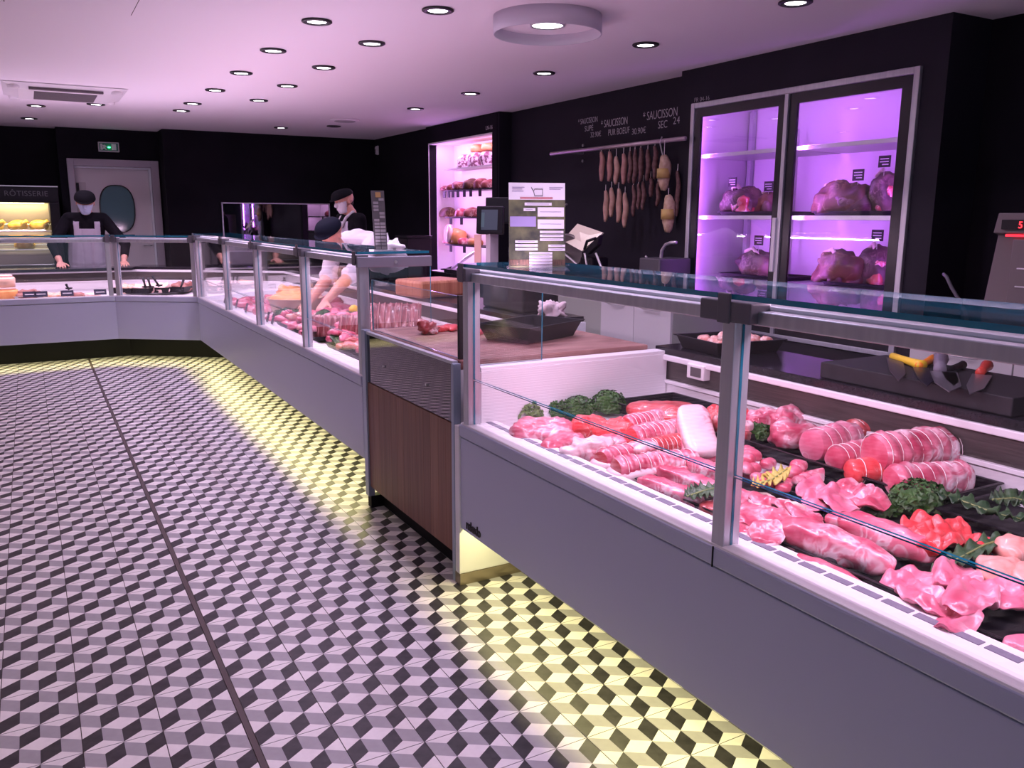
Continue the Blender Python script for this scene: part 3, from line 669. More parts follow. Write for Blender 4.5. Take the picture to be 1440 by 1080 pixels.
# front left veal
fit('veal_joint', 'glossy pink veal joint in clear film beside the pale parsley', 716, 614, 806, 607, .16, .105, 'veal', .04, 5, amp=.10)
fit('veal_joint', 'smooth narrow veal joint in front of the film wrapped one', 762, 634, 818, 612, .085, .07, 'veal', .04, 8, amp=.08)
fit('rolled_breast', 'rolled veal breast with swirling white fat', 790, 638, 866, 634, .13, .095, MEAT['fat'], .04, 9, amp=.22, freq=26, fine=.08)
fit('veal_scrap', 'small fatty veal piece beside the rolled breast', 845, 618, 885, 625, .09, .055, 'pork', .03, 10, amp=.2)
fit('red_round', 'deep red beef round in front of the dark parsley', 800, 600, 855, 592, .13, .085, 'bright', .05, 11)
fit('red_round', 'deep red beef round with a folded flap next to the netted roasts', 840, 606, 902, 598, .14, .085, 'bright', .05, 12, amp=.15)
tied('netted_roast', 'netted veal roast with red cut end in the front', 888, 623, 954, 606, .048, 'veal', 'bright', seed=13, pitch=.022)
tied('netted_roast', 'netted veal roast lying behind another netted roast', 880, 607, 935, 592, .043, 'veal', 'bright', seed=14, pitch=.022, lift=.01)
tied('netted_roast', 'small dark netted roast lying under the fat plank', 905, 634, 962, 620, .036, 'red', 'red', seed=15, pitch=.02)
# fat plank leaning
c, L, a = two(1003, 642, 958, 586, .06)
t = thing('veal_breast', 'veal breast plank with thick white fat leaning on the beef', 'meat', c+Vector((0, 0, .03)), a)
blob(.27, .115, .05, 21, amp=.12, freq=10, sq=.55).build('fat_layer', MEAT['fat'], t, world=False, smooth=True, loc=(0, 0, .028))
blob(.27, .13, .045, 22, amp=.14, freq=12, sq=.6).build('lean_layer', MEAT['veal'], t, world=False, smooth=True)
t.rotation_euler = (0, -.42, a)
# tied breasts with white fat edges
for nm, x0, y0, x1, y1, sd, lb in (('a', 838, 660, 925, 634, 31, 'tied veal breast with white fat rim behind another one'), ('b', 856, 672, 985, 648, 32, 'tied veal breast with ribbed red top and white fat rim in front')):
    c, L, a = two(x0, y0, x1, y1, .035); t = thing('tied_breast', lb, 'meat', c, a)
    blob(L, .115, .055, sd, amp=.10, sq=.6).build('fat_rim', MEAT['fat'], t, world=False, smooth=True)
    roll(L*.86, .042, sd+2, .05, .02).build('red_top', [MEAT['pork'], MEAT['red']], t, world=False, smooth=True, loc=(0, 0, .006))
    for k in range(7):
        xx = -L*.36+L*.72*k/6
        MB().tube([(xx, math.cos(q)*.047, .038+math.sin(q)*.040) for q in [PI*j/12 for j in range(13)]], .0012, 5).build('twine_loop', m_twine, t, world=False)
c = pt_deck(908, 640, .06, .075); put(blob(.10, .05, .03, 35, amp=.2), 'fat_strip', 'bright white fat strip lying over the tied breasts', 'meat', c, .2, MEAT['fat'])
# pork strips
for i, (x0, y0, x1, y1, l) in enumerate(((900, 676, 985, 705, 'pork belly strip at the front of the tray beside the glass post'), (925, 662, 1010, 690, 'pork belly strip in the middle of the tray beside the glass post'), (968, 652, 1016, 668, 'short pork belly strip at the back of the tray beside the glass post'))):
    fit('pork_strip', l, x0, y0, x1, y1, .06, .05, 'pork', .04, 41+i, lift=.012, sq=.5, amp=.08)
kale('kale_leaf', 'dark green kale leaf lying on the pork strips', [pt_deck(966, 706, .05, .06), pt_deck(990, 700, .05, .065), pt_deck(1020, 690, .05, .06)], .04, m_kale, 3)
fit('pork_chop', 'small marbled chop between the kale leaf and the post', 990, 722, 1016, 712, .07, .035, 'lamb', .03, 45, lift=.012)
# chops right of the post
rnd = random.Random(5)
for i, (x, y, a_, lf) in enumerate(((1042, 700, .3, .0), (1075, 703, .9, .012), (1105, 712, 1.3, .02), (1058, 722, .5, .03), (1092, 728, 1.0, .035), (1128, 722, 1.5, .03), (1050, 742, .2, .015), (1118, 742, 1.2, .02), (1078, 748, .7, .03))):
    p = dk(x, y, .03+lf); t = thing('shoulder_chop', 'marbled pork shoulder chop in the heap beside the glass post', 'meat', (p.x, p.y, dz(p.x)+.012+lf), a_, 'heap of shoulder chops')
    cutlet(.115, .085, .022, 50+i, .012, .2).build('flesh', MEAT['pork'], t, world=False, smooth=True)
    MB().tube([(.02, -.025, .020), (.045, -.01, .022), (.052, .015, .018)], .007, 8).build('rib_bone', m_bone, t, world=False, smooth=True)
    MB().tube([(math.cos(q)*.056, math.sin(q)*.041, .011) for q in [PI*.55+PI*.8*j/10 for j in range(11)]], .006, 6).build('fat_edge', MEAT['fat'], t, world=False, smooth=True)
    t.rotation_euler = (rnd.uniform(-.15, .15), rnd.uniform(-.25, .1), a_)
# diced veal and leaf
for i in range(26):
    x, y = rnd.uniform(1038, 1128), 0; y = 640+(x-1038)*.30+rnd.uniform(-14, 26); lf = rnd.uniform(0, .045)
    p = dk(x, y, .02+lf); s = rnd.uniform(.038, .060)
    put(blob(s, s*.8, s*.7, 80+i, amp=.2, nu=14, nv=9), 'veal_cube', 'pink cube of diced veal in the heap behind the shoulder chops', 'meat', (p.x, p.y, dz(p.x)+.006+lf), rnd.uniform(0, 6), MEAT['veal' if i % 3 else 'pork'], 'heap of diced veal')
kale('celery_leaf', 'yellow celery leaf on the diced veal', [pt_deck(1058, 690, .05, .06), pt_deck(1085, 682, .06, .07), pt_deck(1108, 668, .06, .075)], .030, m_leafy, 4, 'leaf')
bunch('parsley_bunch', 'small parsley bunch between the beef piece and the diced veal', pt_deck(1062, 624), .10, .09, .06, m_pars, 9)
fit('kidney_piece', 'dark red piece with white fat beside the small parsley bunch', 1030, 622, 1050, 606, .08, .06, 'lamb', .04, 17, lift=.01)
fit('suet_piece', 'white piece of suet on the dark red piece beside the small parsley bunch', 1032, 603, 1058, 606, .05, .04, 'fat', .06, 18, lift=.05)
# cutlets
for i, (x, y, a_, lf, L_, W_) in enumerate(((1130, 672, .2, .0, .16, .11), (1150, 690, .8, .012, .15, .12), (1205, 690, 1.4, .008, .15, .11), (1180, 702, .5, .028, .17, .13), (1222, 706, 1.1, .024, .14, .10), (1150, 708, .2, .02, .12, .09))):
    p = dk(x, y, .03+lf); put(cutlet(L_, W_, .02, 110+i, .02, .13), 'veal_cutlet', 'broad pale veal cutlet in the overlapping heap behind the long fillets', 'meat', (p.x, p.y, dz(p.x)+.014+lf), a_, MEAT['pale' if i % 2 else 'veal'], 'heap of veal cutlets', (rnd.uniform(-.1, .1), rnd.uniform(-.15, .05)))
# back row
for i, (x0, y0, x1, y1, l) in enumerate(((1046, 600, 1085, 590, 'marbled knuckle in clear film at the start of the back tray'), (1084, 598, 1130, 592, 'marbled knuckle at the back of the back tray'), (1085, 618, 1148, 612, 'round marbled knuckle in clear film in front of the back tray'))):
    fit('veal_knuckle', l, x0, y0, x1, y1, .12, .095, 'pork', .05, 130+i, lift=.012, amp=.18, freq=16)
tied('tied_roast', 'pale tied roast with white fat cap next to the knuckles', 1140, 642, 1196, 622, .058, 'pale', 'pale', seed=140, pitch=.05, lift=.012)
tied('tied_roast', 'small netted dark roast at the back between the pale ones', 1196, 620, 1228, 612, .045, 'lamb', 'red', seed=141, pitch=.02, lift=.02)
tied('tied_roast', 'tied roast lying in the middle of the back tray', 1172, 656, 1232, 640, .045, 'veal', 'veal', seed=142, pitch=.03, lift=.012)
tied('tied_roast', 'short red tied roast at the front of the back tray', 1192, 672, 1246, 668, .042, 'bright', 'bright', seed=143, pitch=.045, lift=.012)
tied('pork_loin', 'large tied pork loin with round pink cut end', 1226, 668, 1330, 648, .068, 'pork', 'veal', seed=144, pitch=.036, lift=.03)
tied('pork_loin', 'flat tied pork loin lying in front of the large one', 1252, 690, 1358, 676, .050, 'pork', 'veal', seed=145, pitch=.034, lift=.010)
# greens on the right
bunch('parsley_bunch', 'wide curly parsley bunch between the cutlets and the red escalopes', pt_deck(1290, 722), .20, .13, .075, m_pars, 12, .3, n=620)
bunch('parsley_bunch', 'flat curly parsley sprig in front of the wide bunch', pt_deck(1235, 728), .13, .09, .035, m_pars, 13, .1, n=260)
kale('kale_leaf', 'long dark kale leaf stretching over the empty back tray', [pt_deck(1308, 700, .05, .06), pt_deck(1350, 712, .05, .06), pt_deck(1400, 728, .05, .055), pt_deck(1450, 736, .05, .05)], .032, m_kale, 7)
kale('kale_leaf', 'broad kale leaf at the back edge of the empty tray', [pt_deck(1395, 706, .06, .06), pt_deck(1425, 706, .06, .065), pt_deck(1465, 712, .06, .06)], .05, m_kale, 8)
kale('kale_leaf', 'rolled kale leaf with yellow stalk between the red escalopes and the chicken', [pt_deck(1425, 758, .05, .05), pt_deck(1385, 772, .05, .055), pt_deck(1345, 790, .05, .05), pt_deck(1310, 802, .04, .03)], .028, m_kale, 9)
# fillets
for i, (x0, y0, x1, y1, W_, H_, lf, l) in enumerate(((1092, 772, 1215, 812, .06, .045, 0, 'slender pork fillet at the front edge of the fillet tray'), (1096, 745, 1258, 800, .095, .085, .012, 'thick pork fillet in the middle of the fillet tray'), (1180, 730, 1312, 782, .085, .075, .012, 'long pork fillet at the back of the fillet tray'), (1160, 728, 1230, 742, .06, .04, .02, 'short pork fillet tip at the head of the fillet tray'))):
    fit('pork_fillet', l, x0, y0, x1, y1, W_, H_, 'pork' if i == 1 else 'veal', .045, 150+i, lift=lf, taper=-.12, amp=.07, freq=11)
# red escalopes
for i, (x, y, a_, lf, L_, W_) in enumerate(((1300, 742, .4, .0, .15, .10), (1340, 752, 1.0, .01, .13, .10), (1322, 764, .2, .02, .13, .09), (1365, 762, 1.2, .012, .11, .08), (1300, 765, .9, .03, .10, .07))):
    p = dk(x, y, .03+lf); put(cutlet(L_, W_, .022, 170+i, .026, .14), 'red_escalope', 'bright red turkey escalope in the small heap beside the rolled kale', 'meat', (p.x, p.y, dz(p.x)+.012+lf), a_, MEAT['bright'], 'heap of red escalopes')
# chicken
for i, (x0, y0, x1, y1, lf) in enumerate(((1378, 808, 1440, 800, 0), (1400, 782, 1465, 780, .01), (1420, 812, 1480, 822, .0), (1440, 770, 1490, 775, .02))):
    fit('chicken_breast', 'plump pale chicken breast in the heap beside the kale stalk', x0, y0, x1, y1, .085, .06, 'chicken', .04, 180+i, lift=lf+.01, taper=-.2, amp=.10, group='heap of chicken breasts')
# pale escalopes at the front
for i, (x, y, a_, lf, L_, W_, l) in enumerate(((1285, 825, .15, .0, .17, .11, 'pale turkey escalope at the kale end of the front tray'), (1345, 820, .5, .012, .20, .10, 'long pale turkey escalope along the back of the front tray'), (1300, 850, 1.0, .02, .14, .10, 'pale turkey escalope folded at the front of the tray'),
        (1365, 850, .3, .03, .17, .10, 'large pale turkey escalope lying on top of the others'), (1412, 842, .6, .012, .15, .10, 'pale turkey escalope at the back corner of the front tray'), (1345, 878, .1, .02, .13, .08, 'small pale turkey escalope hanging over the tray front'))):
    p = dk(x, y, .02+lf); put(cutlet(L_, W_, .02, 190+i, .022, .13), 'turkey_escalope', l, 'meat', (p.x, p.y, dz(p.x)+.010+lf), a_, MEAT['pale'])
fit('pork_tongue', 'rounded speckled pale piece beside the front escalopes', 1415, 905, 1470, 925, .08, .055, 'pale', .03, 199, lift=.004)

# ================================================================== RIGHT WALL: AGEING CABINET
m_in = M('cabinet_interior_white', (.78, .76, .80), .45)
m_doorblk = M('black_door_frame', (.012, .011, .016), .25)
ag = thing('ageing_cabinet', 'tall built in ageing cabinet with two glass doors glowing violet', 'cabinet', (4.6, 4.115, .6))
MB().box(4.98, 4.995, 3.19, 5.04, .615, 2.235).box(4.41, 4.98, 3.175, 3.19, .615, 2.235).box(4.41, 4.98, 5.04, 5.055, .615, 2.235).box(4.41, 4.98, 3.19, 5.04, 2.235, 2.248).box(4.41, 4.98, 3.19, 5.04, .605, .615).build('interior', m_in, ag)
MB().box(4.378, 4.41, 3.172, 3.21, .61, 2.25).box(4.378, 4.41, 5.02, 5.058, .61, 2.25).box(4.378, 4.41, 3.21, 5.02, 2.212, 2.25).box(4.378, 4.41, 3.21, 5.02, .61, .640).build('outer_frame', m_alu, ag, bevel=.004)
for y0, y1, hy in ((4.135, 5.015, 4.155), (3.215, 4.105, None)):
    d = MB().box(4.385, 4.405, y0, y0+.065, .64, 2.21).box(4.385, 4.405, y1-.065, y1, .64, 2.21).box(4.385, 4.405, y0+.065, y1-.065, 2.145, 2.21).box(4.385, 4.405, y0+.065, y1-.065, .64, .70).build('glass_door', m_doorblk, ag)
    B(4.393, 4.399, y0+.065, y1-.065, .70, 2.145).build('door_pane', m_gl, d)
    if hy: MB().box(4.355, 4.372, hy-.022, hy+.010, 1.06, 1.42).box(4.372, 4.386, hy-.012, hy+.002, 1.08, 1.10).box(4.372, 4.386, hy-.012, hy+.002, 1.38, 1.40).build('door_handle', m_alu, d, bevel=.003)
B(4.37, 4.40, 4.105, 4.135, .64, 2.21).build('centre_profile', m_alu, ag)
for z in (1.885, 1.435, .985, .66):
    for y0, y1 in ((4.14, 5.035), (3.195, 4.10)):
        MB().box(4.47, 4.95, y0, y1, z-.028, z).build('shelf', m_steel, ag, bevel=.002)
for y in (4.52, 3.66, 3.50): MB().tube([(4.93, y, .62), (4.93, y, 2.05)], .009, 8).build('shelf_rod', m_steel, ag)
for y in (5.0, 4.62): B(4.94, 4.975, y-.02, y+.02, .62, 2.22).build('slotted_upright', m_alu, ag)
for y0, s in ((5.03, -1), (4.12, -1)):
    MB().box(4.415, 4.43, y0-.008, y0+.008, .64, 2.2).build('led_strip', emat('violet_led', (.80, .50, 1), 7), ag)
def vert_light(name, loc, dirv, L, wdt, power, col):
    o = area(name, loc, None, wdt, L, power, col); d = Vector(dirv).normalized(); zx = -d; yx = Vector((0, 0, 1)); yx = (yx-zx*yx.dot(zx)).normalized(); xx = yx.cross(zx)
    o.matrix_world = Matrix(((xx.x, yx.x, zx.x, loc[0]), (xx.y, yx.y, zx.y, loc[1]), (xx.z, yx.z, zx.z, loc[2]), (0, 0, 0, 1))); return o
for y, dy in ((5.02, -.75), (4.16, .75), (4.08, -.75), (3.22, .75)): vert_light('cabinet_light', (4.425, y, 1.42), (.66, dy, 0), 1.5, .02, 15*P_VIOLET, VIOLET)

def beef(name, label, x, y, X, L, W, H, seed, mat='aged', z=None, ang=1.5, **k):
    p = at(x, y, X=X); t = thing(name, label, 'meat', (X, p.y, p.z if z is None else z), ang)
    blob(L, W, H, seed, amp=.16, freq=8, sq=.8, fine=.10, nu=36, nv=22, **k).build('flesh', MEAT[mat], t, world=False, smooth=True)
    blob(L*.5, W*.75, H*.66, seed+1, amp=.2, freq=12, sq=.85, fine=.12).build('cut_face', MEAT['lamb' if seed % 4 == 1 else 'dry'], t, world=False, smooth=True, loc=(-L*.22, W*.14, 0))
    MB().tube([(-L*.1, W*.1, H*.55), (L*.15, W*.05, H*.86), (L*.36, 0, H*.72)], [.018, .014, .022], 8).build('bone', m_bone, t, world=False, smooth=True)
    return t
for lb, y0, y1, z in (('black tray under the pale rib joint on the upper shelf', 4.22, 4.86, 1.435), ('black tray under the rib joint on the lower shelf behind the door handle', 4.22, 4.82, .985), ('black tray under the dark golden rib joint', 3.26, 3.98, 1.435), ('black tray under the two leaning joints on the lower shelf', 3.26, 3.86, .985)):
    tray('ageing_tray', lb, (4.70, (y0+y1)/2, z+.001), PI/2, y1-y0, .34, .028)
beef('rib_joint', 'pale rib joint of aged beef on the upper shelf by the left cabinet door', 1043, 297, 4.66, .34, .22, .24, 301, 'dry', 1.452, 1.4, taper=.25)
beef('rib_joint', 'smaller dark rib joint beside the pale one on the upper shelf', 1080, 297, 4.74, .26, .2, .17, 303, 'aged', 1.452, 1.7)
beef('rib_joint', 'reddish rib joint on the lower shelf behind the door handle', 1066, 378, 4.68, .38, .22, .23, 305, 'dry', 1.002, 1.5, taper=-.2)
beef('rib_joint', 'large dark golden rib joint on the upper shelf by the right cabinet door', 1188, 297, 4.66, .44, .26, .24, 307, 'aged', 1.452, 1.6)
beef('rib_joint', 'narrow upright joint with pale fat cap on the upper shelf', 1243, 296, 4.70, .20, .18, .31, 309, 'dry', 1.452, 1.5, taper=-.3)
beef('rib_joint', 'broad dark joint with red face on the lower shelf', 1178, 385, 4.64, .32, .24, .25, 311, 'aged', 1.002, 1.6)
beef('rib_joint', 'joint leaning with a pale fat flank on the lower shelf', 1232, 384, 4.76, .24, .18, .30, 313, 'dry', 1.002, 1.3, taper=.3)
beef('rib_joint', 'pink veined joint standing on the cabinet floor by the centre profile', 1070, 465, 4.62, .26, .2, .22, 315, 'dry', .661, 1.4)
beef('rib_joint', 'dark joint on the cabinet floor behind the right door', 1128, 464, 4.66, .30, .2, .18, 317, 'dry', .661, 1.6)
def chalk_tag(label, x, y, X, w_=.085, h=.07, group='price tags in the ageing cabinet', rot=FACE_X):
    p = at(x, y, X=X); t = thing('price_tag', label, 'price tag', (X, p.y, p.z-h/2), 0, group)
    B(X-.002, X+.002, p.y-w_/2, p.y+w_/2, p.z-h/2, p.z+h/2).build('slate', m_blackpl, t)
    for k in range(3): B(X-.0035, X-.002, p.y-w_*.36, p.y+w_*(.36-.2*(k == 2)), p.z+h*(.22-.24*k)-.003, p.z+h*(.22-.24*k)+.003).build('chalk_line', m_chalk, t)
    MB().tube([(X, p.y, p.z-h/2), (X+.004, p.y, p.z-h/2-.05)], .002, 5).build('pick', m_steel, t)
for x, y, X, l in ((1030, 256, 4.60, 'small black price tag stuck in the pale rib joint'), (1081, 262, 4.66, 'small black price tag stuck in the smaller dark joint'), (1067, 338, 4.60, 'small black price tag stuck in the reddish joint'), (1207, 246, 4.60, 'small black price tag above the golden joint'), (1244, 227, 4.62, 'small black price tag above the upright joint'), (1234, 331, 4.62, 'small tilted black price tag above the leaning joint')):
    chalk_tag(l, x, y, X)

# ================================================================== LIT ALCOVE WITH CURED HAMS
al = thing('display_alcove', 'bright lilac lit wall alcove with shelves of cured hams', 'shelf', (4.6, 9.1, .74))
m_alc = M('alcove_lining', (.80, .77, .82), .5)
MB().box(4.735, 4.749, 8.24, 9.90, .745, 2.295).box(4.50, 4.735, 9.885, 9.90, .745, 2.295).box(4.50, 4.735, 8.24, 8.255, .745, 2.295).box(4.40, 4.735, 8.24, 9.90, 2.285, 2.298).box(4.40, 4.735, 8.24, 9.90, .742, .752).build('lining', m_alc, al)
MB().box(4.396, 4.404, 9.895, 9.905, .745, 2.30).box(4.396, 4.404, 8.235, 9.905, 2.292, 2.302).build('edge_trim', m_lip, al)
for z, m in ((1.985, m_white), (1.735, m_tray), (1.415, m_tray), (1.085, m_tray)):
    MB().box(4.50, 4.735, 8.26, 9.66, z-.016, z).build('alcove_shelf', m, al)
    o = area('alcove_light', (4.52, 8.96, z-.022), None, .02, 1.35, 4.0, (1, .50, .96)); o.rotation_euler = (0, -.5, 0)
o = area('alcove_light', (4.46, 9.05, 2.27), None, .03, 1.5, 7.0, (1, .50, .96)); o.rotation_euler = (0, -.5, 0)
vert_light('alcove_light', (4.43, 9.88, 1.5), (.3, -.9, 0), 1.4, .02, 7.0, (.70, .28, 1))
m_wrap = M('patterned_ham_wrap', (.75, .68, .78), .3, c2=(.20, .08, .14), scale=22, lo=.48, hi=.56)
def ham(label, x, y, z, L, W, H, mat, seed, tilt=0, ang=0, X=4.62, **k):
    p = at(x, y, X=X); o = put(blob(L, W, H, seed, amp=.12, freq=9, **k), 'cured_ham', label, 'ham', (X, p.y, z), ang, mat); o.rotation_euler = (0, tilt, ang); return o
for i, (x, l) in enumerate(((655, 'wrapped ham with patterned film at the alcove end of the top shelf'), (672, 'wrapped ham with patterned film in the middle of the top shelf'), (687, 'wrapped ham with patterned film beside the alcove edge'))):
    ham(l, x, 236, 1.987, .18, .22, .20, m_wrap, 320+i, ang=.5)
m_orange = M('orange_rind', (.80, .36, .16), .5, c2=(.72, .28, .10), scale=20)
for i, (x, l) in enumerate(((672, 'orange rind ham lying on the wrapped hams'), (689, 'orange rind ham lying on the wrapped hams beside the alcove edge'))):
    ham(l, x, 220, 2.155, .15, .20, .11, m_orange, 325+i, ang=.3, X=4.64)
for i, (x, w_, h, mt, l) in enumerate(((629, .17, .07, 'cured', 'flat cured sausage ring on the second alcove shelf'), (637, .09, .09, 'cured', 'small round cured piece on the second alcove shelf'), (648, .2, .13, 'cured', 'plump cured shoulder on the second alcove shelf'), (662, .16, .15, 'aged', 'tilted dark cured loin on the second alcove shelf'), (677, .16, .15, 'cured', 'knobbly cured neck on the second alcove shelf'), (688, .13, .12, 'cured', 'short cured piece at the edge of the second alcove shelf'))):
    ham(l, x, 266, 1.737, .18, w_, h, MEAT[mt], 330+i)
for i, (x, w_, h, mt, l) in enumerate(((629, .24, .14, 'aged', 'dark curved cured ham on the third alcove shelf'), (650, .17, .13, 'pork', 'pale pink cured piece on the third alcove shelf'), (662, .16, .13, 'cured', 'dark red cured piece beside the pale one on the third shelf'))):
    ham(l, x, 302, 1.417, .18, w_, h, MEAT[mt], 340+i)
t = thing('cut_ham', 'large cut ham with big white face on the fourth alcove shelf', 'ham', (4.62, at(642, 338, X=4.62).y, 1.087), 0)
blob(.20, .40, .24, 345, amp=.08, freq=7).build('ham_body', m_orange, t, world=False, smooth=True)
MB().tube([(-.075, .03, .125), (-.118, .035, .130)], [.115, .105], 24).build('fat_face', MEAT['fat'], t, world=False, smooth=True)
ham('small pale sausage heap at the end of the fourth alcove shelf', 625, 339, 1.087, .14, .17, .06, MEAT['fat'], 347)
ham('rosy cured piece beside the big cut ham', 653, 338, 1.087, .14, .13, .10, MEAT['pork'], 348)
ham('golden cured piece on the fourth shelf beside the screen', 669, 338, 1.087, .16, .22, .10, m_orange, 349)
for z, xs, y in ((1.735, (625, 631, 637, 644, 653, 662, 675), 273), (1.415, (634, 649), 309), (1.085, (634, 653), 345)):
    for x in xs:
        p = at(x, y, X=4.49); t = B(4.488, 4.492, p.y-.035, p.y+.035, z-.09, z-.012).build('shelf_tag', m_blackpl, None); tag(t, 'small black price tag hanging under the %s alcove shelf' % {1.735: 'second', 1.415: 'third', 1.085: 'fourth'}[z], 'price tag', 'price tags under the %s alcove shelf' % {1.735: 'second', 1.415: 'third', 1.085: 'fourth'}[z])
t = thing('knife_steel', 'long dark knife leaning against the alcove floor beside a scissor handle', 'knife', (4.60, 9.3, .752))
MB().tube([(4.56, 9.62, .775), (4.62, 9.05, 1.02)], [.018, .022], 10).build('blade', m_steel, t, smooth=True)
MB().tube([(4.55, 9.70, .765), (4.56, 9.60, .785)], .026, 10).build('grip', m_blackpl, t, smooth=True)
MB().tube([(4.54+.05*math.cos(a), 9.76+.05*math.sin(a), .765) for a in [2*PI*i/14 for i in range(14)]], .010, 6, closed=True).build('finger_ring', m_blackpl, t, smooth=True)
for i, (yy, l) in enumerate(((8.95, 'pale paper wrapped joint on the alcove floor'), (8.62, 'rosy wrapped joint on the alcove floor beside the pale one'))):
    put(blob(.18, .26, .10, 352+i, amp=.2), 'wrapped_joint', l, 'ham', (4.62, yy, .753), 0, MEAT['fat' if i == 0 else 'pork'])

# ================================================================== SAUSAGE RAIL
rl = thing('sausage_rail', 'pale metal rail on the slate wall carrying hanging sausages', 'rail', (4.45, 6.0, 1.98))
MB().tube([(4.34, 5.06, 2.0), (4.34, 6.95, 2.0)], .017, 12).build('bar', M('rail_rosy_metal', (.50, .40, .42), .35, .6), rl, smooth=True)
for y in (5.12, 6.72):
    MB().tube([(4.34, y, 2.0), (4.548, y, 2.0)], .010, 8).build('bracket', m_steel, rl)
    for z in (1.93, 2.07): MB().tube([(4.549, y, z), (4.538, y, z)], .013, 8).build('bracket_screw', m_steel, rl)
m_sA = M('plump_sausage_skin', (.46, .27, .20), .55, c2=(.56, .36, .27), scale=18); m_sB = M('reddish_sausage_skin', (.40, .19, .16), .55, c2=(.50, .27, .22), scale=18)
m_sC = M('dark_dried_sausage', (.10, .045, .042), .6, c2=(.20, .10, .09), scale=30); m_sR = M('netted_rosette', (.42, .28, .16), .6, c2=(.60, .46, .30), scale=26); m_sL = M('golden_sausage_label', (.50, .36, .10), .5)
def hang(name, label, x, y0, y1, rpx, mat, group=None, X=4.34, bumpy=0):
    a, b = at(x, y0, X=X), at(x, y1, X=X); L = a.z-b.z; r = rpx*.0052; t = thing(name, label, 'sausage', (X, a.y, b.z), 0, group); n = 14; rnd_ = random.Random(x)
    path = [(.012*math.sin(i/n*PI), .006*math.sin(i*.7+x), L*i/n) for i in range(n+1)]
    rs = [r*max(.18, math.sin(PI*min(1, max(0, (i+.45)/(n+.9))))**.38)*(1+bumpy*rnd_.uniform(-1, 1)) for i in range(n+1)]
    MB().tube(path, rs, 14).build('casing', mat, t, world=False, smooth=True)
    top = 2.0-b.z if y0 < 225 else L+.05
    MB().tube([(0, 0, L-.005), (0, 0, top)], .0028, 5).build('string', m_twine, t, world=False)
    return t
NTH = ['first', 'second', 'third', 'fourth', 'fifth', 'sixth']
gA, gB = 'plump sausages on the rail', 'dark dried sausages on the rail'
for i, (x, y0, y1) in enumerate(((846, 213, 255), (857, 213, 255), (866.6, 220, 259), (877, 216, 259))):
    hang('hanging_sausage', '%s plump sausage of the upper row, counted from the dark dried ones' % NTH[3-i], x, y0, y1, 5.0, m_sB if i != 2 else m_sA, gA)
for i, (x, y0, y1) in enumerate(((851.7, 268, 312), (860, 264, 305), (870, 265, 313), (879, 271, 320))):
    hang('hanging_sausage', '%s plump pale sausage of the lower row, counted from the dark dried ones' % NTH[3-i], x, y0, y1, 5.0, m_sA, gA, X=4.36)
for i, (x, y0, y1) in enumerate(((886, 212, 257), (893, 210, 258), (901, 208, 256), (911, 210, 254), (921, 205, 252))):
    hang('dried_sausage', '%s thin dark sausage of the upper row, counted from the plump ones' % NTH[i], x, y0, y1, 4.2, m_sC, gB, bumpy=.12)
for i, (x, y0, y1) in enumerate(((891, 260, 304), (898, 258, 294), (904.5, 255, 295), (915, 250, 277), (925, 255, 290), (953, 240, 304))):
    hang('dried_sausage', '%s thin dark sausage of the lower row, counted from the plump ones' % NTH[i], x, y0, y1, 3.8, m_sC, gB, X=4.37, bumpy=.12)
for x, y0, y1, l in ((934, 218, 268, 'fat netted sausage with golden label hung from a hook on the rail'), (940, 274, 327, 'fat netted sausage with golden label hanging below the other labelled one')):
    t = hang('netted_sausage', l, x, y0, y1, 9.5, m_sR, X=4.32, bumpy=.05); o = t.location; hh = at(x, y0, X=4.32).z-at(x, y1, X=4.32).z
    MB().tube([(0, 0, hh*.35), (0, 0, hh*.62)], .0515, 16).build('paper_label', m_sL, t, world=False, smooth=True)
MB().tube([(4.33, 5.32, 2.03), (4.31, 5.32, 1.99), (4.33, 5.30, 1.88)], .006, 6).build('hook', m_steel, rl)
# chalk writing above the rail
def chalk(lines, label):
    t = thing('chalk_writing', label, 'lettering', (4.548, lines[0][1], lines[0][2]))
    for body, y, z, s, wd in lines:
        o = text(body, s, (4.5485, y, z), FACE_X, m_chalk, t, 'chalk_line', .0004, off=-.0008); xs = [v.co.x for v in o.data.vertices]; o.scale.x = wd/max(xs)
W = lambda x, y: (lambda p: (p.y, p.z))(at(x, y, X=4.5485))
def cw(body, x, y, x1, s): yy, zz = W(x, y); return (body, yy, zz, s, yy-W(x1, y)[0])
chalk([cw('* SAUCISSON', 813, 175.5, 840, .070), cw('SUPÉ', 822, 185, 834, .070), cw('32.90€', 830, 193.5, 845, .066)], 'small white chalk price ending 32.90 on the slate wall')
chalk([cw('* SAUCISSON', 845, 180, 882, .092), cw('PUR BOEUF', 855, 191, 885, .078), cw('30.90€', 888, 189.5, 908, .072)], 'white chalk writing about pure beef sausage on the slate wall')
chalk([cw('* SAUCISSON', 904, 170, 952, .098), cw('SEC', 925, 181, 938, .085), cw('2', 946, 175, 950.5, .08), cw('4', 951.5, 174, 955.5, .08)], 'white chalk writing about dry sausage next to the ageing cabinet')
p = at(976, 144, X=4.398); t = thing('chalk_mark', 'tiny chalk scribble above the ageing cabinet frame', 'lettering', (4.398, p.y, p.z)); text('FR 04-16', .045, (4.3985, p.y, p.z), FACE_X, m_chalk, t, 'chalk_line', .0003, off=-.0008)
p = at(683, 183, X=4.398); t = thing('chalk_mark', 'tiny white scribble above the lit alcove', 'lettering', (4.398, p.y, p.z)); text('LN-16', .06, (4.3985, p.y, p.z), FACE_X, m_chalk, t, 'chalk_line', .0003)

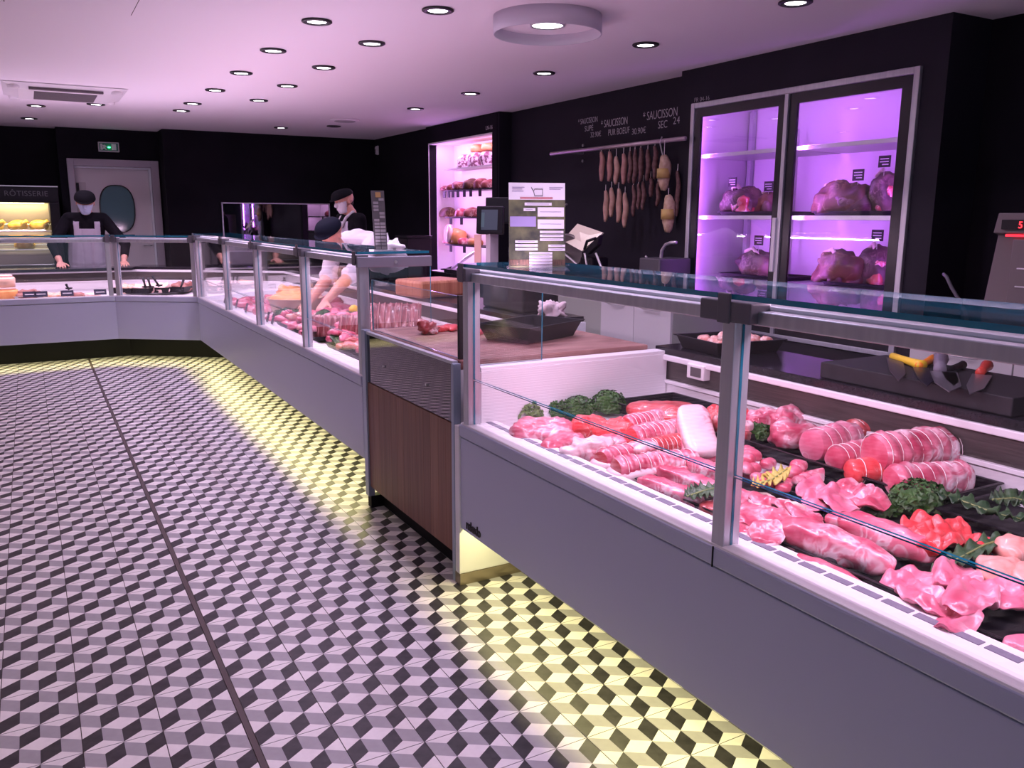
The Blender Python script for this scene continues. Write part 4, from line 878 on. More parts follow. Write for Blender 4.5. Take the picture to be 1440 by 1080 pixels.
# ================================================================== CABINETS AND MACHINES ALONG THE RIGHT WALL
m_cab = M('cabinet_door_white', (.62, .60, .60), .4); m_cabg = M('cabinet_side_greenish', (.36, .38, .33), .5)
def base_cab(label, y0, y1, doors, drawer=False):
    t = thing('base_cabinet', label, 'cabinet', (4.05, (y0+y1)/2, 0)); B(3.77, 4.36, y0, y1, .08, .842).build('body', m_cabg, t); B(3.82, 4.3, y0, y1, 0, .08).build('plinth', m_dark, t)
    n = doors; w_ = (y1-y0)/n
    for i in range(n):
        a, b = y0+i*w_+.003, y0+(i+1)*w_-.003
        for z0, z1 in (((.09, .60), (.61, .838)) if drawer else ((.09, .838),)):
            d = B(3.75, 3.77, a, b, z0, z1).build('drawer' if z0 > .5 else 'door', m_cab, t, bevel=.002)
            zz = z1-.05; c = (a+b)/2
            MB().tube([(3.752, c-.09, zz), (3.728, c-.085, zz), (3.722, c, zz), (3.728, c+.085, zz), (3.752, c+.09, zz)], .006, 8).build('handle', m_steel, d, smooth=True)
    return t
base_cab('white base cabinet with two doors and bow handles beside the ageing cabinet', 4.44, 5.26, 2)
t = thing('base_cabinet', 'plain greenish base cabinet without doors beside the two door one', 'cabinet', (4.05, 5.8, 0)); B(3.76, 4.36, 5.262, 6.3, .08, .842).build('body', m_cabg, t); B(3.82, 4.3, 5.262, 6.3, 0, .08).build('plinth', m_dark, t)
base_cab('white base cabinet with drawers below the steel oven', 1.60, 2.63, 2, True)
base_cab('white base cabinet with drawers next to the one below the oven', .55, 1.598, 2, True)
granite('worktop', 'black worktop below the hanging sausages, under the slicer', [(3.73, 4.43), (4.38, 4.43), (4.38, 5.14), (4.54, 5.21), (4.54, 8.05), (3.73, 8.05)], .844, .885)
granite('worktop', 'black worktop under the steel oven', [(3.73, .5), (4.74, .5), (4.74, 2.64), (3.73, 2.64)], .844, .885)
B(3.8, 4.5, 6.32, 8.04, 0, .843).build('lower_body', m_blackpl, None)['label'] = 'black base unit under the slicer worktop'
bpy.data.objects['lower_body'].name = 'base_unit'; bpy.data.objects['base_unit']['category'] = 'cabinet'
# slicer
sl = thing('meat_slicer', 'steel meat slicer with tilted shiny plate below the sausages', 'slicer', (4.0, 5.75, .886))
MB().box(3.80, 4.25, 5.45, 6.10, .886, .96).build('base', m_steel, sl, bevel=.02)
P0 = [at(x, y, X=X) for x, y, X in ((791, 338, 3.95), (812, 314.5, 4.02), (848, 327, 4.02), (818, 353, 3.90))]
n_ = (P0[1]-P0[0]).cross(P0[2]-P0[0]).normalized()*.012
MB().add([*P0, *[p+n_ for p in P0]], [(0,1,2,3),(7,6,5,4),(0,4,5,1),(1,5,6,2),(2,6,7,3),(3,7,4,0)]).build('food_plate', M('plate_painted_reflection', (.86, .82, .62), .35, .3), sl)  # cream colour paints the downlight reflected by the steel plate
c = at(804, 352, X=4.0); MB().tube([(c.x-.03, c.y, c.z), (c.x+.0, c.y+.01, c.z+.01)], .14, 32).build('blade_guard', M('slicer_grey', (.20, .18, .17), .35, .6), sl, bevel=.006)
a, b = at(822, 350, X=3.9), at(838, 335, X=3.9); MB().tube([a, a.lerp(b, .5)+Vector((-.03, 0, .02)), b], .012, 8).build('pusher_handle', m_blackpl, sl, smooth=True)
MB().obox((a+b)/2+Vector((.05, 0, -.01)), (b-a)*.45, Vector((.01, .0, .04)), Vector((.02, 0, 0))).build('pusher', m_blackpl, sl, bevel=.004)
a, b = at(788, 296, X=4.0), at(797, 287, X=4.0); MB().tube([a, b], .009, 8).build('rod_handle', m_steel, sl)
for x0, y0, x1, y1 in ((788, 352, 812, 372), (822, 356, 826, 375), (838, 356, 846, 377)): MB().tube([at(x0, y0, X=3.95), at(x1, y1, X=3.95)], .010, 8).build('arm', m_steel, sl)
B(3.95, 4.12, 5.68, 5.86, .95, 1.10).build('motor_housing', m_blackpl, sl, bevel=.02)
# tap and small steel basin
fc = thing('sink_tap', 'bent grey kitchen tap over a steel basin next to the ageing cabinet', 'tap', (4.2, 5.3, .886))
q = [at(x, y, X=4.15) for x, y in ((929, 366), (931, 352), (936, 344), (944, 341), (951, 341))]
MB().tube([Vector((q[0].x, q[0].y, .886))]+q, .013, 10).build('spout', m_steel, fc, smooth=True)
MB().tube([at(908, 360, X=4.1), at(919, 376, X=4.1)], .008, 8).build('lever', m_steel, fc)
a = at(935, 372, X=4.15); MB().box(4.0, 4.3, a.y-.12, a.y+.12, .886, a.z+.05).build('basin', M('basin_dark_steel', (.10, .10, .11), .4, .5), fc, bevel=.01)
# oven
ov = thing('steel_oven', 'steel benchtop oven with red digital display on the black worktop', 'oven', (4.1, 2.0, .886))
MB().extr([(0, 0), (.56, 0), (.56, .52), (.04, .52), (.015, .43), (.055, .42), (-.01, .06)], (3.86, 1.62, .925), (1, 0, 0), (0, 0, 1), (0, .73, 0)).build('body', M('oven_steel', (.17, .15, .15), .42, .6), ov, bevel=.004)
MB().box(3.84, 4.4, 1.6, 2.38, .886, .93).build('base', M('oven_base', (.22, .22, .23), .45, .5), ov)
MB().box(3.866, 3.888, 2.19, 2.31, 1.372, 1.415).build('display', m_ink, ov)
text('5', .042, (3.863, 2.232, 1.378), FACE_X, emat('red_digit', (1, .02, .03), 5), ov, 'digit', .001)
MB().box(3.872, 3.884, 1.64, 2.29, 1.340, 1.350).build('glow_line', emat('red_glow', (1, .02, .04), 2.5), ov)
d = MB().box(3.846, 3.862, 1.66, 2.24, 1.00, 1.33).build('oven_door', M('oven_door_steel', (.20, .18, .18), .4, .6), ov, bevel=.006)
MB().box(3.841, 3.848, 1.74, 2.12, 1.05, 1.28).build('door_window', M('oven_brown_glass', (.06, .03, .025), .1), d)
for z in (1.12, 1.20): MB().tube([(3.838, 2.13, z), (3.838, 2.20, z)], .004, 6).build('latch', m_steel, d)
h = thing('spray_hose', 'thin bent grey hose rising beside the steel oven', 'hose', (4.0, 2.8, .7))
q = [at(x, y, X=3.98) for x, y in ((1331, 389), (1338, 404), (1349, 422), (1358, 441))]
MB().tube([q[0]+Vector((.02, .03, .01))]+q+[Vector((q[-1].x, q[-1].y-.02, .886))], .009, 8).build('hose_tube', m_alud, h, smooth=True)

# ================================================================== THINGS ON THE WORKTOPS
o = MB().prism([(2.335, 1.97), (2.325, 1.30), (2.665, 1.29), (2.672, 1.965)], .877, .932).build('carving_board', M('dark_grey_board', (.016, .015, .018), .6, c2=(.026, .024, .028), scale=30, spec=.25), None, bevel=.004)
tag(o, 'thick dark grey cutting board carrying knives on the black worktop', 'cutting board')
def knife(label, h0, h1, tip, col, zc=.934, wid=.022, blade=m_steel):
    a, b, c = (at(*q, Z=zc+.012) for q in (h0, h1, tip)); t = thing('knife', label, 'knife', (b.x, b.y, zc)); d = (b-a).normalized()
    MB().tube([a, a.lerp(b, .25), a.lerp(b, .6), b], [wid*.7, wid*.55, wid*.48, wid*.5], 10).build('handle', col, t, smooth=True)
    e = (c-b); n2 = Vector((-e.y, e.x, 0)).normalized(); k = wid*1.25
    pts = [b-n2*k*.6, b+n2*k, b+e*.7+n2*k*.8, c, b+e*.6-n2*k*.55]; zz = zc+.004
    MB().add([(p.x, p.y, zz) for p in pts]+[(p.x, p.y, zz+.003) for p in pts], [(0,1,2,3,4)[::-1], (5,6,7,8,9)]+[(i, (i+1) % 5, 5+(i+1) % 5, 5+i) for i in range(5)]).build('blade', blade, t)
m_bl = M('dull_blade', (.34, .33, .36), .3, .8)
knife('knife with bright yellow handle on the dark board', (1297, 514), (1255, 501), (1264, 533), M('yellow_handle', (.85, .58, .03), .4), wid=.026, blade=M('dark_blade', (.07, .06, .07), .35, .5))
knife('knife with orange handle on the dark board', (1312, 505), (1292, 514), (1304, 540), M('orange_handle', (.90, .27, .02), .4), wid=.024, blade=M('navy_blade', (.02, .02, .04), .3, .4))
knife('broad cleaver with grey handle on the dark board', (1322, 505), (1322, 520), (1335, 548), M('grey_handle', (.17, .15, .19), .5), wid=.040, blade=m_bl)
knife('small knife with black handle on the dark board', (1354, 513), (1332, 520), (1342, 540), m_blackpl, wid=.020, blade=m_bl)
knife('slicing knife with red and white handle on the dark board', (1388, 514), (1378, 524), (1364, 551), M('red_handle', (.55, .05, .03), .4), wid=.028, blade=m_bl)
tray('black_tray', 'black tray of minced meat balls on the worktop behind the glass post', (2.50, 2.585, .8775), -.12, .33, .29, .055, .02)
rnd = random.Random(3)
for i in range(17):
    x, y = 2.385+.056*(i % 5)+rnd.uniform(-.008, .008), 2.49+.058*((i//5) % 3)+rnd.uniform(-.008, .008); lf = .035*(i >= 15)
    put(blob(.058, .052, .05, 400+i, amp=.10, nu=14, nv=9, fine=.08), 'meat_ball', 'rough minced meat ball heaped in the black tray', 'meat', (x, y, .899+lf), rnd.uniform(0, 3), m_mince, 'minced meat balls in the black tray')
# cutting station top
tray('deep_tray', 'deep black plastic tray standing on the large wooden board', (1.93, 3.24, .882), .42, .42, .28, .075, .03)
t = thing('beef_trimmings', 'raw red bone with strips of beef on the wooden board behind the guard glass', 'meat', (1.66, 3.62, .882), .5)
blob(.10, .08, .055, 420, amp=.4, freq=26, fine=.3, nu=34, nv=20).build('knuckle', MEAT['lamb'], t, world=False, smooth=True, loc=(-.10, 0, 0))
for i, (x, y, l_) in enumerate(((.02, .0, .16), (.10, .03, .14), (.06, -.03, .12))): blob(l_, .04, .028, 421+i, amp=.2).build('meat_strip', MEAT['bright'], t, world=False, smooth=True, loc=(x, y, 0), rot=(0, 0, .3*i-.2))
p = at(672, 465, Z=.90); put(blob(.14, .05, .03, 427, amp=.15), 'beef_strip', 'bright red strip of beef behind the aluminium post', 'meat', (p.x, p.y, .882), .6, MEAT['bright'])
# far worktop: block, cloth, scale, bag
bk = Vector((2.235, 5.19, .877)); u = Vector((.40, .10, 0)); v = Vector((-.05, .34, 0))
o = MB().add([bk, bk+u, bk+u+v, bk+v, *[p+Vector((0, 0, .115)) for p in (bk, bk+u, bk+u+v, bk+v)]], [(0,3,2,1),(4,5,6,7),(0,1,5,4),(1,2,6,5),(2,3,7,6),(3,0,4,7)]).build('butcher_block', m_block, None, bevel=.018); tag(o, 'thick end grain butcher block on the far granite worktop', 'butcher block')
m_cloth = M('pinkish_cloth', (.72, .60, .62), .85, c2=(.62, .46, .48), scale=14)
p = at(785, 445, Z=.89); put(blob(.17, .13, .085, 431, amp=.45, freq=22, fine=.25, nu=40, nv=24), 'wiping_cloth', 'crumpled pinkish cloth at the end of the far granite worktop', 'cloth', (2.50, 3.97, .877), .2, m_cloth)
sc_ = thing('scale_till', 'black weighing till with tilted customer screen on the far worktop', 'till', (2.50, 4.35, .877))
MB().box(2.40, 2.64, 4.12, 4.62, .877, 1.02).build('base', m_blackpl, sc_, bevel=.012)
MB().box(2.42, 2.62, 4.14, 4.58, 1.02, 1.03).build('weighing_plate', m_steel, sc_, bevel=.003)
c = at(693, 335, Y=4.72); MB().box(c.x-.03, c.x+.03, 4.70, 4.76, 1.0, 1.32).build('column', M('till_column', (.30, .26, .30), .4), sc_, bevel=.004)
c = at(688, 309, Y=4.70); r_ = rt0; nn = Vector((-math.sin(YAW+.25), -math.cos(YAW+.25), .12)).normalized(); sx = Vector((0, 0, 1)).cross(nn).normalized(); sy = nn.cross(sx)
MB().obox(c-nn*.03, sx*.085, sy*.085, nn*.025).build('screen_housing', m_blackpl, sc_, bevel=.006)
s = MB().obox(c-nn*.004, sx*.052, sy*.062, nn*.002).build('screen', emat('dim_blue_screen', (.10, .14, .28), .25), sc_)
MB().obox(c-nn*.002-sx*.042, sx*.010, sy*.044, nn*.0015).build('screen_menu', emat('screen_menu_teal', (.16, .27, .40), .3), s)
c2_ = at(702, 296, Y=4.85); MB().obox(c2_, sx*.085, sy*.08, nn*.03).build('rear_display', m_blackpl, sc_, bevel=.006)
c3 = at(672, 356, Y=4.6); MB().obox(c3, sx*.020, Vector((0, 0, .11)), nn*.008).build('orange_panel', M('faded_orange_panel', (.62, .34, .30), .5), sc_)
MB().extr([(-.014, 0), (.014, 0), (0, .03)], c3+nn*.0095-Vector((0, 0, .09)), sx, (0, 0, 1), nn*.001).build('red_triangle', M('red_mark', (.6, .04, .03), .5), sc_)
# leaflet stand on the near top glass
zt = 1.2505
A, Bp = Vector((1.400, 2.50, zt)), Vector((1.575, 2.425, zt)); e = (Bp-A); wd = e.length; e.normalize(); nrm = e.cross(Vector((0, 0, 1))); upv = (Vector((0, 0, 1))+nrm*-.10).normalized(); nrm = e.cross(upv); hgt = .278
ps = thing('price_poster', 'upright acrylic poster stand with white header and landscape picture on the near top glass', 'poster', (A+Bp)/2)
def onp(name, u0, u1, v0, v1, d, m): return MB().obox(A+e*wd*(u0+u1)/2+upv*hgt*(v0+v1)/2+nrm*d, e*wd*(u1-u0)/2, upv*hgt*(v1-v0)/2, nrm*.0006).build(name, m, ps)
m_acr = glass('acrylic', (.92, .93, .95), 1.4)
MB().obox(A+e*wd/2+upv*hgt/2, e*wd*.505, upv*hgt*.5, nrm*.003).build('acrylic_sheet', m_acr, ps)
MB().obox(A+e*wd/2+nrm*.02+Vector((0, 0, .003)), e*wd*.54, nrm*.045, Vector((0, 0, .0015))).build('acrylic_foot', m_acr, ps)
onp('landscape_print', 0, 1, .0, .80, .0045, M('landscape_print', (.045, .050, .040), .4, c2=(.20, .21, .10), scale=14, detail=6))
onp('header_print', 0, 1, .80, 1, .0045, m_paper)
m_lil = M('pale_lilac_sky', (.36, .30, .55), .5)
onp('sky_print', .02, .48, .48, .60, .0056, m_lil)
onp('grass_print', 0, 1, .01, .085, .0056, M('dry_grass_print', (.22, .12, .08), .5, c2=(.09, .07, .05), scale=60, stretch=(3, 3, .5)))
for u0, u1, v0, v1 in ((.28, .76, .73, .765), (.26, .47, .665, .70), (.51, .98, .60, .71), (.51, .98, .455, .565), (.55, .97, .40, .43), (.55, .97, .355, .385), (.55, .97, .31, .34), (.11, .51, .285, .315), (.11, .51, .24, .27), (.11, .51, .195, .225), (.70, 1, .235, .265), (.70, 1, .19, .22), (.36, .77, .145, .175), (.36, .77, .105, .135), (.36, .77, .068, .098), (.36, .77, .032, .062), (.36, .77, .0, .024)):
    onp('text_box', u0, u1, v0, v1, .0066, m_paper); onp('text_line', u0+.04, u1-.05, (v0+v1)/2-.002, (v0+v1)/2+.002, .0075, M('print_grey', (.30, .25, .38), .6) if 'print_grey' not in bpy.data.materials else bpy.data.materials['print_grey'])
pl = [(.40, .945), (.44, .90), (.46, .845), (.60, .845), (.60, .925), (.46, .925), (.44, .90)]
MB().tube([A+e*wd*a_+upv*hgt*b_+nrm*.006 for a_, b_ in pl], .0011, 5).build('cow_emblem', m_ink, ps)
for u0, u1, v in ((.06, .28, .945), (.06, .24, .925), (.06, .26, .90), (.72, .96, .945), (.72, .92, .925)): onp('text_line', u0, u1, v-.003, v+.003, .0056, bpy.data.materials['print_grey'])
for v in (.826, .812): onp('red_line', .2, .78, v-.003, v+.003, .0056, M('print_red', (.55, .12, .14), .6) if 'print_red' not in bpy.data.materials else bpy.data.materials['print_red'])
# narrow label stand on the far top glass
sg = thing('label_stand', 'tall narrow stand of small price labels on the far top glass', 'sign', (1.50, 3.98, 1.2505))
ca, cb = at(536, 354, Y=3.98), at(530.5, 268, Y=3.98); d = (cb-ca); ca.z = 1.253; d = cb-ca
MB().obox((ca+cb)/2, Vector((.030, -.01, 0)), d*.5, Vector((.001, .003, 0))).build('backing', M('label_backing', (.10, .095, .10), .5), sg)
MB().obox(ca, Vector((.05, 0, 0)), Vector((0, .035, 0)), Vector((0, 0, .0025))).build('stand_foot', m_alu, sg)
m_lab = M('small_grey_label', (.30, .29, .30), .6)
for r in range(15):
    f = .04+r*.058
    for s_x in ((-1, 1) if r < 8 else (random.choice((-1, 1)),)):
        c = ca+d*f+Vector((s_x*.013, -.006-s_x*.0043, 0)); MB().obox(c, Vector((.0115, -.0038, 0)), d.normalized()*.0062, Vector((.0003, .001, 0))).build('label', m_lab, sg)
c = ca+d*.93+Vector((0, -.006, 0)); MB().obox(c, Vector((.012, -.004, 0)), d.normalized()*.012, Vector((.0003, .001, 0))).build('logo_label', M('gold_label', (.45, .28, .10), .5), sg)
p = at(562, 352, Z=1.2505)
m_bag = M('white_plastic_bag', (.82, .80, .84), .35)
t = thing('plastic_bag', 'crumpled white plastic carrier bag with upright handles on the far top glass', 'bag', (1.61, 4.12, 1.2505))
blob(.15, .10, .045, 441, amp=.45, freq=26, fine=.2, nu=30, nv=18).build('bag_body', m_bag, t, world=False, smooth=True)
for s in (-1, 1): MB().tube([(-.03+s*.015, 0, .02), (-.035+s*.02, 0, .06), (-.03+s*.012, 0, .082), (-.02+s*.01, 0, .05)], [.008, .006, .005, .004], 6).build('bag_handle', m_bag, t, world=False, smooth=True)
p = at(581, 331, X=4.2); t = thing('black_bin', 'tall black bin standing beside the lit alcove', 'bin', (4.25, p.y, 0))
MB().box(4.05, 4.37, p.y-.18, p.y+.20, 0, p.z-.03).build('body', m_blackpl, t, bevel=.01); MB().box(4.04, 4.38, p.y-.19, p.y+.21, p.z-.03, p.z).build('lid', m_blackpl, t, bevel=.006)

# ================================================================== FAR COUNTER FOOD
_dk = dk
def dk(x, y, off=.03):
    p = _dk(x, y, off); p.x = min(max(p.x, 1.59), 2.20); return p

m_rbone = M('rosy_rib_bone', (.46, .22, .21), .5, c2=(.30, .10, .10), scale=25)
def rack(label, x, y, L, W, H, ang, curve, seed, lean=0, off=.02, lift=.01):
    """rib rack: a curved slab of meat with bones showing side by side"""
    t = thing('rib_rack', label, 'meat', (x, y, dz(x)+lift), ang); n = 22; mm = 7; vs = []
    def sp(u, v, o):   # u along the rack, v up the ribs
        a = curve*v; R_ = H/max(curve, .01)
        x_, z_ = (u-.5)*L, math.sin(a)*R_; y_ = (1-math.cos(a))*R_
        nn_ = Vector((0, math.cos(a), -math.sin(a)))*-1
        return Vector((x_, y_, z_)) + nn_*o
    for s, o in ((0, 0), (1, W)):
        for j in range(mm+1):
            for i in range(n+1):
                vs.append(sp(i/n, j/mm, o*(1-.35*j/mm)+(.006*math.sin(i/n*PI*14) if s else 0)+.008*nz((i*.3, j*.3, s), 1.2, seed)))
    k = (n+1)*(mm+1); q = lambda s, j, i: s*k+j*(n+1)+i; fs = []
    for j in range(mm):
        for i in range(n):
            fs += [(q(0, j, i), q(0, j, i+1), q(0, j+1, i+1), q(0, j+1, i)), (q(1, j, i), q(1, j+1, i), q(1, j+1, i+1), q(1, j, i+1))]
    for i in range(n): fs += [(q(0, 0, i), q(1, 0, i), q(1, 0, i+1), q(0, 0, i+1)), (q(0, mm, i), q(0, mm, i+1), q(1, mm, i+1), q(1, mm, i))]
    for j in range(mm): fs += [(q(0, j, 0), q(0, j+1, 0), q(1, j+1, 0), q(1, j, 0)), (q(0, j, n), q(1, j, n), q(1, j+1, n), q(0, j+1, n))]
    MB().add(vs, fs).build('rib_flesh', MEAT['rib'], t, world=False, smooth=True)
    nb = max(5, int(L/.034))
    for b in range(nb):
        u = (b+.5)/nb; MB().tube([sp(u, v, W*(1-.35*v)+.001) for v in (.02, .25, .5, .75, 1.02)], .0045, 6).build('rib_bone', m_rbone, t, world=False, smooth=True)
    return t
rack('tall curved rib rack standing below the butcher block in the far counter', 1.98, 5.06, .36, .05, .22, -.51, .8, 501)
fit('rib_end', 'chunky rib end piece in front of the tall rib rack', 578, 463, 607, 455, .15, .12, 'lamb', .04, 502)
rack('short standing rib rack beside the lemon', 1.76, 5.10, .24, .04, .17, -.70, .35, 503)
rack('short standing rib rack beside the sausages', 1.65, 5.42, .26, .04, .15, -.70, .35, 504)
tray('display_tray', 'black tray behind the tall rib rack', (2.08, 4.55, dz(2.08)+.004), PI/2, .6, .36, .035)
tray('display_tray', 'black tray under the sausages beside the lemon', (1.95, 5.55, dz(1.95)+.004), PI/2, .8, .5, .03)
m_lemon = M('lemon_skin', (.88, .55, .04), .4, bump=.2, scale=60)
p = dk(498, 452, .0); put(blob(.075, .062, .06, 505, amp=.03, sq=1, taper=0), 'lemon', 'whole yellow lemon lying behind the short rib rack', 'lemon', (p.x, p.y, dz(p.x)+.075), .3, m_lemon)
fit('dark_liver', 'dark red liver heap behind the lemon', 470, 452, 510, 446, .22, .09, 'aged', .05, 506, lift=.02, amp=.25)
m_chip = M('chipolata_skin', (.72, .30, .24), .35, c2=(.82, .44, .36), scale=30, coat=.3)
rnd = random.Random(11)
for i in range(12):
    x, y = 432+rnd.uniform(0, 66), 456+rnd.uniform(-8, 6); p = dk(x, y, .07); L = .11; a_ = rnd.uniform(-.6, .6)
    o = MB().tube([(-L/2+L*j/8, .012*math.sin(PI*j/8), 0) for j in range(9)], [.006, .013, .015, .015, .015, .015, .015, .013, .006], 10).build('chipolata', m_chip, None, smooth=True)
    o.location = (p.x, p.y, dz(p.x)+.065+rnd.uniform(0, .03)); o.rotation_euler = (0, 0, a_); tag(o, 'pink chipolata sausage in the pile behind the short rib racks', 'sausage', 'pile of chipolatas')
bunch('parsley_bunch', 'parsley bunch on the chipolatas under the reaching hand', pt_deck(455, 448, .08, .09), .10, .09, .05, m_pars, 20, n=200)
bunch('parsley_bunch', 'parsley bunch beside the chicken pieces in the far counter', pt_deck(404, 443, .05, .03), .20, .15, .07, m_pars, 21, n=300)
kale('lettuce_leaf', 'yellow green lettuce leaf at the foot of the short rib rack', [pt_deck(492, 480, .03, .03), pt_deck(505, 484, .03, .05), pt_deck(517, 492, .03, .03)], .05, M('lettuce', (.42, .45, .06), .5), 21, 'leaf')
kale('kale_leaf', 'dark green leaf between the two short rib racks', [pt_deck(468, 470, .04, .07), pt_deck(473, 482, .03, .05), pt_deck(478, 492, .02, .02)], .035, m_kale, 22)
tray('display_tray', 'black tray under the lamb pieces of the far counter', (1.70, 4.52, dz(1.70)+.004), PI/2, 1.1, .32, .03)
tray('display_tray', 'black tray under the poultry pieces of the far counter', (1.76, 5.80, dz(1.76)+.004), PI/2, 1.0, .44, .03)
for i in range(64):
    x, y = rnd.uniform(1.56, 1.86), rnd.uniform(4.0, 5.3); lf = rnd.uniform(0, .06)
    put(blob(rnd.uniform(.08, .13), .06, .045, 520+i, amp=.25, nu=16, nv=10), 'lamb_piece', 'small red and white lamb piece along the front of the far counter', 'meat', (x, y, dz(x)+.006+lf), rnd.uniform(0, 3), MEAT[rnd.choice(('lamb', 'pork', 'pork', 'veal'))], 'lamb pieces in the far counter')
fit('pork_roast', 'smooth round pink roast at the near end of the far counter', 480, 512, 520, 520, .16, .085, 'pale', .04, 550, amp=.06)
for i in range(84):
    x, y = rnd.uniform(1.56, 1.98), rnd.uniform(5.35, 6.4); lf = rnd.uniform(0, .07)
    put(blob(rnd.uniform(.10, .16), .07, .055, 560+i, amp=.22, nu=16, nv=10, taper=-.3), 'chicken_piece', 'pale pink poultry piece heaped between the glass posts of the far counter', 'meat', (x, y, dz(x)+.006+lf), rnd.uniform(0, 3), MEAT[rnd.choice(('chicken', 'pale', 'pork', 'veal'))], 'poultry pieces in the far counter')
for i in range(52):
    x, y = rnd.uniform(1.56, 1.80) if i % 3 else rnd.uniform(1.9, 2.25), rnd.uniform(6.35, 8.2)
    if (x-1.84)**2+(y-6.85)**2 < .30**2: x = 2.18
    put(blob(rnd.uniform(.13, .20), .09, .065, 610+i, amp=.2, nu=16, nv=10), 'pork_piece', 'pink pork piece near the corner end of the far counter', 'meat', (x, y, dz(x)+.006), rnd.uniform(0, 3), MEAT[rnd.choice(('pork', 'pale', 'veal'))], 'pork pieces in the far counter')
# pie dish
m_dish = M('beige_stoneware', (.55, .38, .26), .4); m_crust = M('orange_crust', (.86, .42, .14), .5, c2=(.76, .30, .08), scale=14)
t = thing('terrine_dish', 'large beige dish filled with orange crusted pate', 'dish', (1.84, 6.85, dz(1.84)+.004))
MB().lathe([(0, 0), (.17, 0), (.215, .13), (.23, .135), (.227, .14), (.205, .135), (.16, .012), (0, .012)], n=36).build('dish', m_dish, t, world=False, smooth=True)
blob(.38, .38, .12, 620, amp=.15, sq=.9).build('crust', m_crust, t, world=False, smooth=True, loc=(0, 0, .09))
for i, (x, y, mt, l) in enumerate(((2.16, 7.05, 'lamb', 'dark meat heap at the back of the far counter behind the pate dish'), (2.14, 7.62, None, 'orange marinated meat at the back of the far counter'), (2.14, 8.12, None, 'orange marinated skewer heap next to the corner of the far counter'))):
    put(blob(.38, .26, .11, 630+i, amp=.3, freq=14, fine=.15, nu=36, nv=20), 'marinated_meat', l, 'meat', (x, y, dz(x)+.006), 1.6, MEAT[mt] if mt else m_crust)
def front_tag(x, y, label, group='price tags on the far counter rail'):
    p = at(x, y, Z=.69); t = thing('price_tag', label, 'price tag', (1.47, p.y, .652), 0, group)
    MB().obox((1.47, p.y, .690), (0, .028, 0), (.010, 0, .036), (.0015, 0, -.0004)).build('tag_card', m_blackpl, t)
    for k in range(2): MB().obox((1.4675, p.y, .700-.02*k), (0, .018, 0), (.0005, 0, .0025), (.0004, 0, 0)).build('chalk_line', m_chalk, t)
for x, y in ((294, 421), (302, 424.5), (309, 428), (320, 434), (334, 441), (350, 447), (356, 450), (404, 470)): front_tag(x, y, 'small black price tag standing on the front rail of the far counter')

# ================================================================== DELI AND CORNER COUNTER FOOD
m_pate = M('brown_pate', (.30, .11, .09), .5, c2=(.42, .20, .16), scale=22); m_cer = M('white_ceramic', (.80, .78, .78), .25)
def on_deli(x, y, lift=0):
    p = at(x, y, Z=.64); p.y = max(p.y, 9.22); return Vector((p.x, p.y, deck_z(1.351+(p.y-8.955))+.006+lift))
def dish(label, x, y, L, W, H, fill, seed, mat=None, ang=0, heap=.035, fl=.012):
    c = on_deli(x, y); t = thing('food_dish', label, 'dish', c, ang)
    tray('dish', '', (0, 0, 0), 0, L, W, H, fl, mat=mat or m_cer); o = bpy.data.objects[[k.name for k in bpy.data.objects if k.name.startswith('dish') and k.parent is None][-1]]
    for k in ('label', 'category'):
        if k in o: del o[k]
    o.parent = t; o.name = 'dish_bowl'
    blob(L*.9, W*.86, H+heap, seed, amp=.22, freq=22, sq=.5, fine=.12, nu=30).build('filling', fill, t, world=False, smooth=True, loc=(0, 0, .004))
    return t
m_mix = M('mixed_salad_filling', (.78, .40, .22), .5, c2=(.88, .66, .52), scale=40); m_pink = M('pink_salad_filling', (.85, .50, .45), .5, c2=(.92, .74, .66), scale=45)
j0 = on_deli(8, 424)
t = thing('food_jar', 'orange filled jar standing at the end of the deli counter', 'jar', j0)
MB().lathe([(0, 0), (.10, 0), (.11, .09), (.10, .11), (0, .11)], n=24).build('jar_body', m_crust, t, world=False, smooth=True)
MB().lathe([(0, .111), (.085, .111), (.085, .135), (0, .137)], n=24).build('jar_lid', M('peach_lid', (.80, .55, .50), .4), t, world=False, smooth=True)
t = thing('food_jar', 'peach coloured jar stacked on top of the orange one', 'jar', j0+Vector((0, 0, .139)))
MB().lathe([(0, 0), (.085, 0), (.09, .075), (.08, .09), (0, .09)], n=24).build('jar_body', M('peach_jar', (.86, .56, .42), .3), t, world=False, smooth=True)
MB().lathe([(0, .091), (.07, .091), (.068, .112), (0, .114)], n=24).build('jar_lid', bpy.data.materials['peach_lid'], t, world=False, smooth=True)
dish('white dish holding a brown pate block beside the orange jars', 38, 422, .26, .16, .05, m_pate, 640, heap=.06)
dish('shallow white dish of baked gratin in the deli counter', 76, 419, .26, .18, .035, m_mix, 642)
dish('small white dish of sliced terrine with a dark spoon', 106, 417, .18, .14, .03, m_pate, 644)
dish('flat white plate of pink ham slices near the counter corner', 130, 416, .16, .13, .02, m_pink, 646)
def spoon(label, x0, y0, x1, y1, Zb=.68):
    a = at(x0, y0, Z=Zb); b = at(x1, y1, Y=a.y+.04); t = thing('serving_spoon', label, 'spoon', a)
    MB().tube([a, a.lerp(b, .5), b], [.012, .009, .013], 8).build('spoon_handle', m_blackpl, t, smooth=True); MB().lathe([(0, 0), (.03, .006), (.034, .018), (.028, .016), (0, .006)], n=14).build('spoon_bowl', m_blackpl, t, world=False, smooth=True)
spoon('black serving spoon stuck in the terrine dish', 97, 407, 93, 400)
